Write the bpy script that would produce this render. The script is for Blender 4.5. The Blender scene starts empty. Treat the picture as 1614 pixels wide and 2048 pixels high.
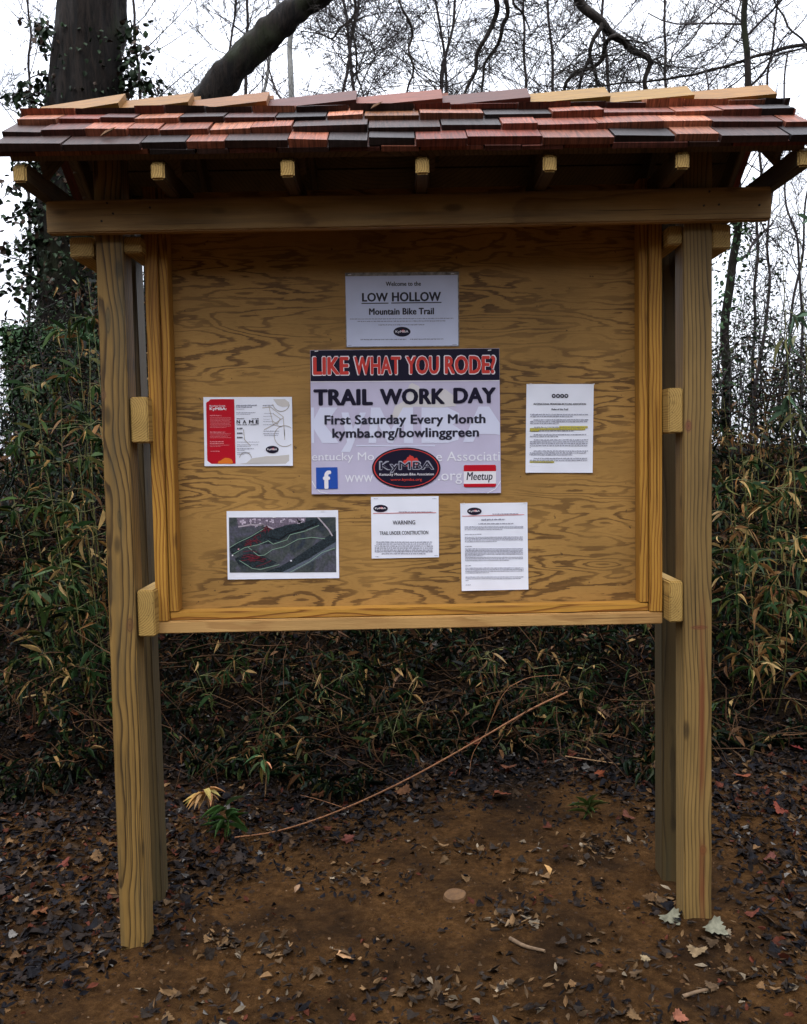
import bpy, bmesh, math, random
import numpy as np
from mathutils import Vector, Matrix, noise
R = math.radians
C = bpy.context.scene.collection
random.seed(7); rng = np.random.default_rng(7)

# ------------------------------------------------------------------ camera
F = 1820.0; CAM = Vector((0, -2.80, 1.53)); PITCH = .066; ROLL = .0200; W0, H0 = 1614, 2048
cp, sp_ = math.cos(PITCH), math.sin(PITCH)
fwd = Vector((0, cp, -sp_)); up0 = Vector((0, sp_, cp)); rt0 = Vector((1, 0, 0))
cr, sr = math.cos(ROLL), math.sin(ROLL)
rt = rt0 * cr - up0 * sr
up = up0 * cr + rt0 * sr
cd = bpy.data.cameras.new('camera'); cam = bpy.data.objects.new('camera', cd); C.objects.link(cam)
M = Matrix((rt, up, -fwd)).transposed().to_4x4(); M.translation = CAM
cam.matrix_world = M
cd.sensor_fit = 'VERTICAL'; cd.sensor_height = 24; cd.lens = F / H0 * 24
cd.clip_end = 500; cd.clip_start = .05
bpy.context.scene.camera = cam

def at(px, py, y):
    """real point standing at depth y that the photograph shows at px, py"""
    d = rt * ((px - W0 / 2) / F) + up * ((H0 / 2 - py) / F) + fwd
    return CAM + d * ((y - CAM.y) / d.y)

# ------------------------------------------------------------------ helpers
def tag(o, label=None, cat=None, group=None, kind=None):
    if label: o['label'] = label
    if cat: o['category'] = cat
    if group: o['group'] = group
    if kind: o['kind'] = kind
    return o
def empty(name, loc=(0, 0, 0)):
    o = bpy.data.objects.new(name, None); C.objects.link(o); o.location = loc; return o
def link(name, me, mat, parent=None, mw=None):
    o = bpy.data.objects.new(name, me); C.objects.link(o)
    if mat: me.materials.append(mat)
    if parent: o.parent = parent
    if mw is not None: o.matrix_local = mw
    return o
def mesh_np(name, V, Fc, mat, parent=None, col=None, smooth=False, mw=None):
    """V (n,3) array, Fc list of (k,m) int arrays, col (n,3)"""
    me = bpy.data.meshes.new(name)
    V = np.asarray(V, np.float32)
    if not isinstance(Fc, list): Fc = [Fc]
    Fc = [np.asarray(f, np.int32) for f in Fc if len(f)]
    lens = np.concatenate([np.full(len(f), f.shape[1], np.int32) for f in Fc])
    idx = np.concatenate([f.ravel() for f in Fc])
    me.vertices.add(len(V)); me.vertices.foreach_set('co', V.ravel())
    me.loops.add(len(idx)); me.loops.foreach_set('vertex_index', idx)
    me.polygons.add(len(lens))
    st = np.concatenate([[0], np.cumsum(lens)[:-1]]).astype(np.int32)
    me.polygons.foreach_set('loop_start', st)
    me.update(calc_edges=True)
    me.polygons.foreach_set('use_smooth', np.full(len(lens), smooth))
    if col is not None:
        a = me.color_attributes.new('Col', 'FLOAT_COLOR', 'POINT')
        c4 = np.ones((len(V), 4), np.float32); c4[:, :3] = col
        a.data.foreach_set('color', c4.ravel())
    me.validate()
    return link(name, me, mat, parent, mw)

# ------------------------------------------------------------------ materials
def newmat(name, rough=.6, spec=.5):
    m = bpy.data.materials.new(name); m.use_nodes = True
    nt = m.node_tree; b = nt.nodes['Principled BSDF']
    b.inputs['Roughness'].default_value = rough
    b.inputs['Specular IOR Level'].default_value = spec
    return m, nt, b
def N(nt, t, **kw):
    n = nt.nodes.new(t)
    for k, v in kw.items(): setattr(n, k, v)
    return n
def mth(nt, op, a, b=None, c=None):
    n = nt.nodes.new('ShaderNodeMath'); n.operation = op
    for i, v in enumerate((a, b, c)):
        if v is None: continue
        if isinstance(v, (int, float)): n.inputs[i].default_value = v
        else: nt.links.new(v, n.inputs[i])
    return n.outputs[0]
def mixc(nt, f, a, b, mode='MIX'):
    n = nt.nodes.new('ShaderNodeMix'); n.data_type = 'RGBA'; n.blend_type = mode
    for s, v in ((n.inputs[0], f), (n.inputs[6], a), (n.inputs[7], b)):
        if isinstance(v, (int, float)): s.default_value = v
        elif isinstance(v, tuple): s.default_value = (*v, 1)
        else: nt.links.new(v, s)
    return n.outputs[2]
def ramp(nt, f, stops):
    n = nt.nodes.new('ShaderNodeValToRGB'); cr_ = n.color_ramp
    while len(cr_.elements) < len(stops): cr_.elements.new(.5)
    for e, (p, c) in zip(cr_.elements, stops):
        e.position = p; e.color = (*c, 1) if isinstance(c, tuple) else (c, c, c, 1)
    nt.links.new(f, n.inputs[0]); return n.outputs[0]
def mapping(nt, vec, scale=(1, 1, 1), loc=(0, 0, 0)):
    n = nt.nodes.new('ShaderNodeMapping'); n.inputs['Scale'].default_value = scale; n.inputs['Location'].default_value = loc
    nt.links.new(vec, n.inputs['Vector']); return n.outputs[0]
def noisef(nt, vec, scale, detail=4, rough=.5, dist=0):
    n = nt.nodes.new('ShaderNodeTexNoise'); n.inputs['Scale'].default_value = scale
    n.inputs['Detail'].default_value = detail; n.inputs['Roughness'].default_value = rough; n.inputs['Distortion'].default_value = dist
    nt.links.new(vec, n.inputs['Vector']); return n.outputs[0]
def bump(nt, b, h, s, d=.002):
    n = nt.nodes.new('ShaderNodeBump'); n.inputs['Strength'].default_value = s; n.inputs['Distance'].default_value = d
    nt.links.new(h, n.inputs['Height']); nt.links.new(n.outputs[0], b.inputs['Normal'])

def wood(name, light, dark, freq=95, pith=(.05, .06), amp=.012, rough=.62, stain=None, var=.25, smudge=None, contrast=.8, alter=1.0, knots=()):
    """solid wood: rings round a wandering pith, grain along local z"""
    m, nt, b = newmat(name, rough, .35)
    tc = N(nt, 'ShaderNodeTexCoord').outputs['Object']
    rnd = N(nt, 'ShaderNodeObjectInfo').outputs['Random']
    cx = N(nt, 'ShaderNodeCombineXYZ')
    nt.links.new(mth(nt, 'MULTIPLY', mth(nt, 'SUBTRACT', rnd, .5), .05 * alter), cx.inputs[0])
    nt.links.new(mth(nt, 'MULTIPLY', rnd, .02 * alter), cx.inputs[1])
    nt.links.new(mth(nt, 'MULTIPLY', rnd, 37.), cx.inputs[2])
    va = N(nt, 'ShaderNodeVectorMath', operation='ADD'); nt.links.new(tc, va.inputs[0]); nt.links.new(cx.outputs[0], va.inputs[1])
    v = va.outputs[0]
    lo = noisef(nt, mapping(nt, v, (2.5, 2.5, 1.3)), 1.0, 2, .5)
    mid = noisef(nt, mapping(nt, v, (14, 14, 3.2)), 1.0, 3, .5)
    sx = N(nt, 'ShaderNodeSeparateXYZ'); nt.links.new(v, sx.inputs[0])
    X = mth(nt, 'ADD', sx.outputs[0], pith[0]); Y = mth(nt, 'ADD', sx.outputs[1], pith[1])
    rr = mth(nt, 'SQRT', mth(nt, 'ADD', mth(nt, 'MULTIPLY', X, X), mth(nt, 'MULTIPLY', Y, Y)))
    rr = mth(nt, 'ADD', rr, mth(nt, 'MULTIPLY', lo, amp * 6)); rr = mth(nt, 'ADD', rr, mth(nt, 'MULTIPLY', mid, amp))
    t = mth(nt, 'FRACT', mth(nt, 'MULTIPLY', rr, freq))
    ring = ramp(nt, t, [(0, 0.), (.40, .05), (.66, .35), (.82, .95), (.93, 1.), (1., 0.)])
    fib = noisef(nt, mapping(nt, v, (210, 210, 6)), 1.0, 3, .7)
    f = mth(nt, 'MULTIPLY', ring, contrast)
    f = mth(nt, 'ADD', f, mth(nt, 'MULTIPLY', mth(nt, 'SUBTRACT', fib, .5), 1.0)); f = mth(nt, 'MAXIMUM', mth(nt, 'MINIMUM', f, 1.), 0.)
    c = mixc(nt, f, light, dark)
    blot = noisef(nt, mapping(nt, v, (9, 9, 2.2)), 1.0, 4, .6)
    c = mixc(nt, 1., c, ramp(nt, blot, [(.25, 1 - var), (.75, 1 + var)]), 'MULTIPLY')
    # small knots
    vo = N(nt, 'ShaderNodeTexVoronoi'); vo.inputs['Scale'].default_value = 1.0
    nt.links.new(mapping(nt, v, (12, 12, 4.5)), vo.inputs['Vector'])
    kn = ramp(nt, vo.outputs['Distance'], [(.0, 1.), (.09, .85), (.17, 0.)])
    c = mixc(nt, mth(nt, 'MULTIPLY', kn, .75), c, tuple(x * .45 for x in dark))
    ck = noisef(nt, mapping(nt, v, (190, 190, 1.6)), 1.0, 1, .4)
    c = mixc(nt, mth(nt, 'MULTIPLY', ramp(nt, ck, [(.70, 0.), (.74, 1.)]), .7), c, tuple(x * .3 for x in dark))
    if smudge:
        s = noisef(nt, mapping(nt, v, (16, 16, 1.1)), 1.0, 4, .6)
        c = mixc(nt, mth(nt, 'MULTIPLY', ramp(nt, s, [(.5, 0.), (.68, 1.)]), .6), c, smudge)
    for kx, kz, krx, krz, kc in knots:                      # branch knots seen in the photo
        so = N(nt, 'ShaderNodeSeparateXYZ'); nt.links.new(tc, so.inputs[0])
        wv = mth(nt, 'MULTIPLY', mth(nt, 'SUBTRACT', mid, .5), .02)
        dx = mth(nt, 'DIVIDE', mth(nt, 'SUBTRACT', mth(nt, 'ADD', so.outputs[0], wv), kx), krx); dz = mth(nt, 'DIVIDE', mth(nt, 'SUBTRACT', so.outputs[2], kz + .25), krz)
        dd = mth(nt, 'SQRT', mth(nt, 'ADD', mth(nt, 'MULTIPLY', dx, dx), mth(nt, 'MULTIPLY', dz, dz)))
        c = mixc(nt, mth(nt, 'MULTIPLY', ramp(nt, dd, [(.3, 1.), (.7, .55), (1., 0.)]), .8), c, kc)
        c = mixc(nt, mth(nt, 'MULTIPLY', ramp(nt, dd, [(0, 1.), (.16, 0.), (.52, 0.), (.6, .8), (.7, 0.)]), .7), c, tuple(q * .3 for q in kc))
    if stain:                                              # a red heartwood streak down one face
        x0, wd, col = stain
        so = N(nt, 'ShaderNodeSeparateXYZ'); nt.links.new(tc, so.inputs[0])
        wob = noisef(nt, mapping(nt, tc, (3, 3, 5)), 1.0, 3, .6)
        d = mth(nt, 'ABSOLUTE', mth(nt, 'SUBTRACT', mth(nt, 'ADD', so.outputs[0], mth(nt, 'MULTIPLY', mth(nt, 'SUBTRACT', wob, .5), .012)), x0))
        k = ramp(nt, mth(nt, 'DIVIDE', d, wd), [(.25, 1.), (1., 0.)])
        ln = noisef(nt, mapping(nt, tc, (1, 1, 2.4)), 1.0, 2, .5)
        k = mth(nt, 'MULTIPLY', k, ramp(nt, ln, [(.35, .15), (.55, 1.)]))
        low = ramp(nt, mth(nt, 'DIVIDE', so.outputs[2], 2.4), [(.46, 1.), (.56, 0.)])
        c = mixc(nt, mth(nt, 'MULTIPLY', mth(nt, 'MULTIPLY', k, low), .85), c, col)
    nt.links.new(c, b.inputs['Base Color'])
    bump(nt, b, mth(nt, 'ADD', mth(nt, 'MULTIPLY', ring, -.7), fib), .5, .0018)
    return m

M_post = wood('treated_post_wood', (.235, .138, .038), (.042, .022, .0065), 78, (.035, .075), .019, var=.3, knots=[(-.030, at(208, 790, 0).z, .012, .022, (.13, .065, .03)), (.026, at(262, 1250, 0).z, .016, .032, (.13, .06, .022)), (.004, at(240, 1040, 0).z, .009, .045, (.07, .05, .02)), (-.012, at(245, 640, 0).z, .010, .06, (.075, .06, .03))], smudge=(.065, .058, .034), contrast=.9)
M_post_red = wood('treated_post_wood_red_streak', (.222, .138, .044), (.046, .026, .009), 95, (-.045, .07), .010, var=.28, knots=[(-.028, at(1375, 852, 0).z, .015, .024, (.16, .05, .028)), (.004, at(1398, 1255, 0).z, .035, .009, (.15, .045, .02)), (.020, at(1411, 1700, 0).z, .014, .022, (.19, .07, .022))], stain=(.013, .013, (.15, .040, .014)), contrast=.72, alter=.1)
M_rear = wood('shaded_side_post_wood', (.075, .050, .018), (.028, .018, .007), 70, (.03, .08), .010, var=.25, smudge=(.07, .06, .03))  # darker copy of the post wood, the rear posts' shade is in its colour
M_beam = wood('beam_wood', (.34, .205, .072), (.15, .080, .028), 46, (.02, .14), .018, var=.3, smudge=(.08, .058, .03), contrast=.55)
M_gold = wood('golden_pine', (.44, .225, .036), (.17, .058, .008), 105, (.045, .055), .012, var=.22, smudge=(.22, .09, .02), contrast=.9)
M_rail = wood('pale_pine_rail', (.45, .265, .095), (.27, .13, .04), 75, (.01, .12), .014, var=.15, contrast=.5)
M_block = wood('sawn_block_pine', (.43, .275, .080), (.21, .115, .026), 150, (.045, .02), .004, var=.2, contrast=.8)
M_joist = wood('joist_wood', (.065, .040, .018), (.035, .022, .01), 120, (.03, .05), .006, var=.2, contrast=.6)  # body colour darkened to carry the deep shade under the roof
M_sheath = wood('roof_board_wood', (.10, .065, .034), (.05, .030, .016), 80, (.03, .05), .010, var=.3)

def mat_plywood():
    m, nt, b = newmat('plywood_veneer', .6, .35)
    tc = N(nt, 'ShaderNodeTexCoord').outputs['Object']
    v = mapping(nt, tc, (1, 1, 1), (3.1, 0, 1.7))
    n1 = noisef(nt, mapping(nt, v, (1.55, 1, 9.)), 1.0, 3., .5, .3)
    jag = noisef(nt, mapping(nt, v, (10, 1, 150)), 1.0, 3, .7)
    jg2 = noisef(nt, mapping(nt, v, (22, 1, 60)), 1.0, 2, .6)
    h = mth(nt, 'ADD', n1, mth(nt, 'MULTIPLY', jag, .060)); h = mth(nt, 'ADD', h, mth(nt, 'MULTIPLY', jg2, .030))
    t = mth(nt, 'FRACT', mth(nt, 'MULTIPLY', h, 15.))
    band = ramp(nt, t, [(0, 0.), (.50, 0.), (.56, .45), (.64, .9), (.88, 1.), (.91, .1), (1, 0.)])
    wide = noisef(nt, mapping(nt, v, (1.6, 1, 5)), 1.0, 3, .5)
    band = mth(nt, 'MULTIPLY', band, ramp(nt, wide, [(.38, .12), (.56, 1.)]))
    t2 = mth(nt, 'FRACT', mth(nt, 'MULTIPLY', h, 45.))
    fine = ramp(nt, t2, [(0, 0.), (.7, 0.), (.9, 1.), (1, 0.)])
    fib = noisef(nt, mapping(nt, v, (12, 1, 420)), 1.0, 2, .6)
    c = mixc(nt, mth(nt, 'MULTIPLY', band, .92), (.395, .220, .060), (.082, .038, .011))
    c = mixc(nt, mth(nt, 'MULTIPLY', fine, .28), c, (.20, .095, .025))
    c = mixc(nt, mth(nt, 'MULTIPLY', ramp(nt, fib, [(.35, 0.), (.75, 1.)]), .35), c, (.26, .135, .035))
    blot = noisef(nt, mapping(nt, v, (2.2, 1, 2.6)), 1.0, 4, .6)
    c = mixc(nt, 1., c, ramp(nt, blot, [(.3, .68), (.7, 1.2)]), 'MULTIPLY')
    sp = noisef(nt, v, 60, 2, .5)
    c = mixc(nt, ramp(nt, sp, [(.735, 0.), (.76, .7)]), c, (.07, .035, .015))
    nt.links.new(c, b.inputs['Base Color'])
    bump(nt, b, mth(nt, 'ADD', mth(nt, 'MULTIPLY', band, -.6), fib), .3, .001)
    return m
M_ply = mat_plywood()

def mat_attr(name, rough=.6, spec=.4, nscale=40, var=.3, bstr=.3, bdist=.002, stretch=(1, 1, 1)):
    m, nt, b = newmat(name, rough, spec)
    a = N(nt, 'ShaderNodeAttribute'); a.attribute_name = 'Col'
    tc = N(nt, 'ShaderNodeTexCoord').outputs['Object']
    n = noisef(nt, mapping(nt, tc, stretch), nscale, 4, .6)
    c = mixc(nt, 1., a.outputs['Color'], ramp(nt, n, [(.3, 1 - var), (.7, 1 + var)]), 'MULTIPLY')
    nt.links.new(c, b.inputs['Base Color'])
    if bstr: bump(nt, b, n, bstr, bdist)
    return m
M_shing = mat_attr('cedar_shake', .6, .25, 1.0, .65, .35, .0008, (230, 14, 14))
M_cap = mat_attr('cedar_cap', .6, .3, 1.0, .35, .35, .0008, (10, 160, 160))
M_leaf = mat_attr('foliage', .5, .12, 30, .3, 0)
M_dead = mat_attr('dead_leaf', .65, .06, 45, .4, 0)
def mat_flat(name, col, rough=.5, spec=.4, var=.0, sc=30):
    m, nt, b = newmat(name, rough, spec)
    if var:
        tc = N(nt, 'ShaderNodeTexCoord').outputs['Object']
        n = noisef(nt, tc, sc, 4, .6)
        nt.links.new(mixc(nt, 1., col, ramp(nt, n, [(.3, 1 - var), (.7, 1 + var)]), 'MULTIPLY'), b.inputs['Base Color'])
    else: b.inputs['Base Color'].default_value = (*col, 1)
    return m
def mat_bark(name, a, bcol, sc=30, st=.9, moss=None):
    m, nt, b = newmat(name, .85, .2)
    tc = N(nt, 'ShaderNodeTexCoord').outputs['Object']
    n = noisef(nt, mapping(nt, tc, (1, 1, .13)), sc, 6, .7, .8)
    c = ramp(nt, n, [(.40, a), (.60, bcol)])
    if moss:
        g = noisef(nt, tc, 3., 4, .6); c = mixc(nt, ramp(nt, g, [(.5, 0.), (.62, .8)]), c, moss)
    nt.links.new(c, b.inputs['Base Color']); bump(nt, b, n, st, .02)
    return m
M_bark = mat_bark('rough_bark', (.002, .0015, .0012), (.018, .0125, .0095), 30, 1., (.016, .020, .008))
M_bark2 = mat_bark('dark_branch_bark', (.010, .008, .007), (.035, .028, .023), 60, .6)
M_twig = mat_flat('twig_bark', (.030, .024, .024), .8, .2, .3)
M_pale = mat_flat('pale_bark', (.20, .20, .19), .8, .2, .3)
M_cane = mat_flat('dry_cane', (.30, .17, .075), .6, .35, .35, 60)
M_stem = mat_flat('green_cane', (.10, .10, .03), .6, .35, .4, 60)

def mat_soil():
    m, nt, b = newmat('damp_soil', .95, .04)
    tc = N(nt, 'ShaderNodeTexCoord').outputs['Object']
    n = noisef(nt, tc, 3.2, 6, .6); n2 = noisef(nt, tc, 34, 8, .8); n3 = noisef(nt, tc, 130, 4, .7)
    c = ramp(nt, n2, [(.3, (.024, .0105, .0032)), (.5, (.068, .032, .0105)), (.72, (.135, .068, .024))])
    c = mixc(nt, ramp(nt, n, [(.42, 0.), (.62, .75)]), c, (.014, .008, .0045))
    c = mixc(nt, ramp(nt, n3, [(.66, 0.), (.74, .6)]), c, (.13, .078, .035))
    # leaf mould away from the trodden patch
    sx = N(nt, 'ShaderNodeSeparateXYZ'); nt.links.new(tc, sx.inputs[0])
    edge = mth(nt, 'ADD', sx.outputs[1], mth(nt, 'MULTIPLY', n, 1.2))
    c = mixc(nt, ramp(nt, mth(nt, 'DIVIDE', edge, 4.), [(.38, 0.), (.50, .9)]), c, (.006, .005, .004))
    nt.links.new(c, b.inputs['Base Color'])
    bump(nt, b, mth(nt, 'ADD', n2, mth(nt, 'MULTIPLY', n3, .8)), 1., .018)
    return m
M_soil = mat_soil()

# ------------------------------------------------------------------ ground
def ss(t): t = max(0., min(1., t)); return t * t * (3 - 2 * t)
def gz(x, y, fine=True):
    z = -.050 + .032 * (max(-3, min(3, x)) + .9)
    yb = 1.35 + .25 * math.sin(x * 1.3 + .6) + (.25 * max(0, min(1.5, -x - .9)))
    z += 1.38 * ss((y - yb) / 2.6)
    z += .035 * ss((y - .2) / 1.1)
    if fine and abs(x) < 9 and -4 < y < 12:
        z += .035 * noise.noise((x * 1.1, y * 1.1, 3.)) + .010 * noise.noise((x * 6, y * 6, 1.)) + .006 * noise.noise((x * 19, y * 19, 5.))
    if abs(x) < 2 and y < 1:                     # soil heaped where the posts go in
        for qx, qy in ((-.87, .05), (.89, .05), (-.80, .36), (.83, .36)):
            d2 = (x - qx) ** 2 + (y - qy) ** 2
            z += .022 * math.exp(-d2 / .022)
    return z
def axis(lo, hi, step, far):
    a = list(np.arange(lo, hi + 1e-6, step)); s = step; v = hi; w = lo
    b_, c_ = [], []
    while v < far: s *= 1.22; v += s; b_.append(v)
    s = step
    while w > -far: s *= 1.22; w -= s; c_.append(w)
    return np.array(c_[::-1] + a + b_)
xs = axis(-2.2, 2.2, .018, 140); ys = axis(-.7, 2.4, .018, 140)
V = [(x, y, gz(x, y)) for y in ys for x in xs]
nx, ny = len(xs), len(ys)
I = np.arange(nx * ny).reshape(ny, nx)
Q = np.stack([I[:-1, :-1], I[:-1, 1:], I[1:, 1:], I[1:, :-1]], -1).reshape(-1, 4)
tag(mesh_np('ground', V, Q, M_soil, smooth=True), kind='structure')
GZC = {}
def gzq(x, y): return gz(x, y)

# ------------------------------------------------------------------ kiosk
K = tag(empty('trail_kiosk'), 'wooden trailhead notice board shelter with red cedar shingle roof and plywood panel', 'notice board')
def frame_from(A, B, wdir):
    A, B = Vector(A), Vector(B); z = (B - A).normalized(); x = Vector(wdir); x = (x - z * x.dot(z)).normalized(); y = z.cross(x)
    m = Matrix((x, y, z)).transposed().to_4x4(); m.translation = A
    return m, (B - A).length
def board(name, A, B, wdir, w, t, mat, parent=K, bev=.003, taper=None):
    """lumber with grain from A to B, centred on that line"""
    m, L = frame_from(A, B, wdir)
    bm = bmesh.new()
    g = bmesh.ops.create_cube(bm, size=1)
    for v in bm.verts: v.co = Vector((v.co.x * w, v.co.y * t, (v.co.z + .5) * L))
    bmesh.ops.bevel(bm, geom=bm.edges[:], offset=bev, segments=2, affect='EDGES')
    me = bpy.data.meshes.new(name); bm.to_mesh(me); bm.free()
    me.polygons.foreach_set('use_smooth', [False] * len(me.polygons))
    return link(name, me, mat, parent, m)
def corner_board(name, x0, x1, z0, z1, y0, y1, ax, mat, parent=K, bev=.003):
    xm, zm, ym = (x0 + x1) / 2, (z0 + z1) / 2, (y0 + y1) / 2
    if ax == 'z': return board(name, (xm, ym, z0), (xm, ym, z1), (1, 0, 0), x1 - x0, y1 - y0, mat, parent, bev)
    if ax == 'x': return board(name, (x0, ym, zm), (x1, ym, zm), (0, 0, 1), z1 - z0, y1 - y0, mat, parent, bev)
    return board(name, (xm, y0, zm), (xm, y1, zm), (1, 0, 0), x1 - x0, z1 - z0, mat, parent, bev)

PW = .089
# front posts: their faces run between the two ends the photo shows
def post(tl, tr, bl, br, y0, mat, ztop):
    T = (at(*tl, y0) + at(*tr, y0)) / 2; B = (at(*bl, y0) + at(*br, y0)) / 2
    w = ((at(*tr, y0) - at(*tl, y0)).x + (at(*br, y0) - at(*bl, y0)).x) / 2
    d = (T - B) / (T.z - B.z)
    Bt = B + d * (-.25 - B.z); Tt = B + d * (ztop - B.z)
    off = Vector((0, PW / 2, 0))
    return board('post', Bt + off, Tt + off, (1, 0, 0), w, PW, mat)
ZB = at(806, 453, -.038).z                      # underside of the front beam
ZT = at(806, 387, -.038).z
JZ = ZT                                          # joists sit on it
post((188, 460), (246, 460), (243, 1897), (291, 1897), .0, M_post, JZ + .17)
post((1367, 440), (1425, 440), (1369, 1836), (1423, 1836), .0, M_post_red, JZ + .17)
xl = at(324, 1800, .29).x; xr = at(1310, 1745, .38).x
xt, zt_ = at(285, 520, .29 + PW).x, at(285, 520, .29 + PW).z; sl = (xt - xl) / zt_      # this one leans a little
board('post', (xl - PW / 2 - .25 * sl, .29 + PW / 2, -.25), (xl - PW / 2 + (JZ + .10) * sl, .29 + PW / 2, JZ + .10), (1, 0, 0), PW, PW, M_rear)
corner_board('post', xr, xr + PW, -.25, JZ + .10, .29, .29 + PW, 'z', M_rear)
# beams
bl, br = at(92, 427, -.038), at(1543, 398, -.038)
board('top_beam', (bl.x, -.0205, (ZB + ZT) / 2), (br.x, -.0205, (ZB + ZT) / 2), (0, 0, 1), ZT - ZB, .037, M_beam, bev=.004)
board('top_beam', (bl.x, .29 + PW + .0205, (ZB + ZT) / 2), (br.x, .29 + PW + .0205, (ZB + ZT) / 2), (0, 0, 1), ZT - ZB, .037, M_beam, bev=.004)
# top side rails, in and out of each post, under the beam
def rail(px0, px1, py0, py1, y0, y1, mat, ztop=None):
    a, b_ = at(px0, py1, y0), at(px1, py1, y0); t = at(px0, py0, y0)
    zt = ztop if ztop is not None else t.z
    return corner_board('side_rail', a.x, b_.x, a.z, zt, y0, y1, 'y', mat, bev=.004)
rail(140, 187, 460, 516, .004, .40, M_block, ZB - .002)
rail(1424, 1462, 440, 498, .004, .40, M_block, ZB - .002)
rail(247, 283, 460, 506, .012, .40, M_block, ZB - .002)
rail(1336, 1365, 440, 490, .012, .40, M_block, ZB - .002)
rail(263, 298, 794, 886, .012, .40, M_block)
rail(1337, 1366, 776, 866, .002, .40, M_block)
rail(277, 311, 1181, 1274, .012, .40, M_block)
rail(1339, 1366, 1163, 1245, .002, .40, M_block)
# picture-frame round the plywood
YF, YP = .060, .135
def xz(px, py, y=YF): p = at(px, py, y); return p.x, p.z
FLt, FLb = at(287, 480, YF), at(312.5, 1246, YF)
FRt, FRb = at(1324, 480, YF), at(1325, 1222, YF)
zr1 = at(820, 1234, YF).z; zr0 = at(820, 1258, YF).z
ZTOP = ZB + .16
def strip(name, xa, za, xb, zb_, w, y0, y1, mat, side):
    """upright board whose outer edge runs from (xa,za) to (xb,zb_)"""
    A = Vector((xa + side * w / 2, (y0 + y1) / 2, za)); B = Vector((xb + side * w / 2, (y0 + y1) / 2, zb_))
    d = (B - A) / (B.z - A.z); B2 = A + d * (ZTOP - A.z)
    return board(name, A, B2, (1, 0, 0), w, y1 - y0, mat, bev=.002)
strip('frame_board', FLb.x, zr1 + .001, FLt.x, FLt.z, .039, YF, YF + .10, M_gold, 1)
strip('frame_board', FRb.x, zr1 + .001, FRt.x, FRt.z, .039, YF, YF + .10, M_gold, -1)
board('bottom_rail', (FLb.x, YF + .05, (zr0 + zr1) / 2), (FRb.x, YF + .05, (zr0 + zr1) / 2), (0, 0, 1), zr1 - zr0, .10, M_rail, bev=.003)
YI = .075
strip('inner_batten', FLb.x + .041, zr1 + .029, FLt.x + .041, FLt.z, .026, YI, YP - .001, M_gold, 1)
strip('inner_batten', FRb.x - .041, zr1 + .029, FRt.x - .041, FRt.z, .026, YI, YP - .001, M_gold, -1)
board('inner_batten', (FLb.x + .041, (YI + YP) / 2, zr1 + .0145), (FRb.x - .041, (YI + YP) / 2, zr1 + .0145), (0, 0, 1), .026, YP - YI - .002, M_gold, bev=.002)
corner = (FLt.x + .012, FRt.x - .012)
me = bpy.data.meshes.new('plywood_panel'); bm = bmesh.new(); bmesh.ops.create_cube(bm, size=1)
for v in bm.verts: v.co = Vector((v.co.x * (corner[1] - corner[0]), v.co.y * .012, v.co.z * (ZTOP - zr1)))
bm.to_mesh(me); bm.free()
link('plywood_panel', me, M_ply, K, Matrix.Translation(((corner[0] + corner[1]) / 2, YP + .006, (ZTOP + zr1) / 2)))

# roof geometry (y,z): pitch from the courses in the photo
TH = R(35.8); SL, CL = math.sin(TH), math.cos(TH)
E0 = Vector((0, -.235, at(806, 281, -.235).z)); TILT = -.006       # upper edge of the lowest butt
RY = .115                                              # ridge
HALF = (at(-11, 285, -.235).x, at(1640, 262, -.235).x)
HW = (HALF[1] - HALF[0]) / 2; XC = (HALF[0] + HALF[1]) / 2; HW = .5 * (HW + 1.13)
s_r = (RY - E0.y) / CL                                 # slope length
RZ = E0.z + s_r * SL - .014
def slope_pt(s, n, side):
    """point at distance s up the slope from the eave, n above the boards; side +1 front, -1 back"""
    y = E0.y + s * CL - n * SL; z = E0.z - .030 + s * SL + n * CL
    return (y if side > 0 else 2 * RY - y), z
def box8(P, col, Vs, Fs, Cs):
    b_ = len(Vs); Vs.extend(P); Cs.extend([col] * 8)
    for f in ((0, 1, 2, 3), (7, 6, 5, 4), (0, 4, 5, 1), (1, 5, 6, 2), (2, 6, 7, 3), (3, 7, 4, 0)): Fs.append([b_ + k for k in f])
CED = [((.060, .028, .022), 6), ((.20, .045, .026), 3), ((.34, .105, .055), 3.5), ((.46, .165, .085), 2.5), ((.13, .040, .028), 4), ((.26, .075, .045), 3), ((.036, .024, .023), 4), ((.22, .085, .03), 1)]
pool = [c for c, w in CED for _ in range(int(w * 2))]
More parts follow.
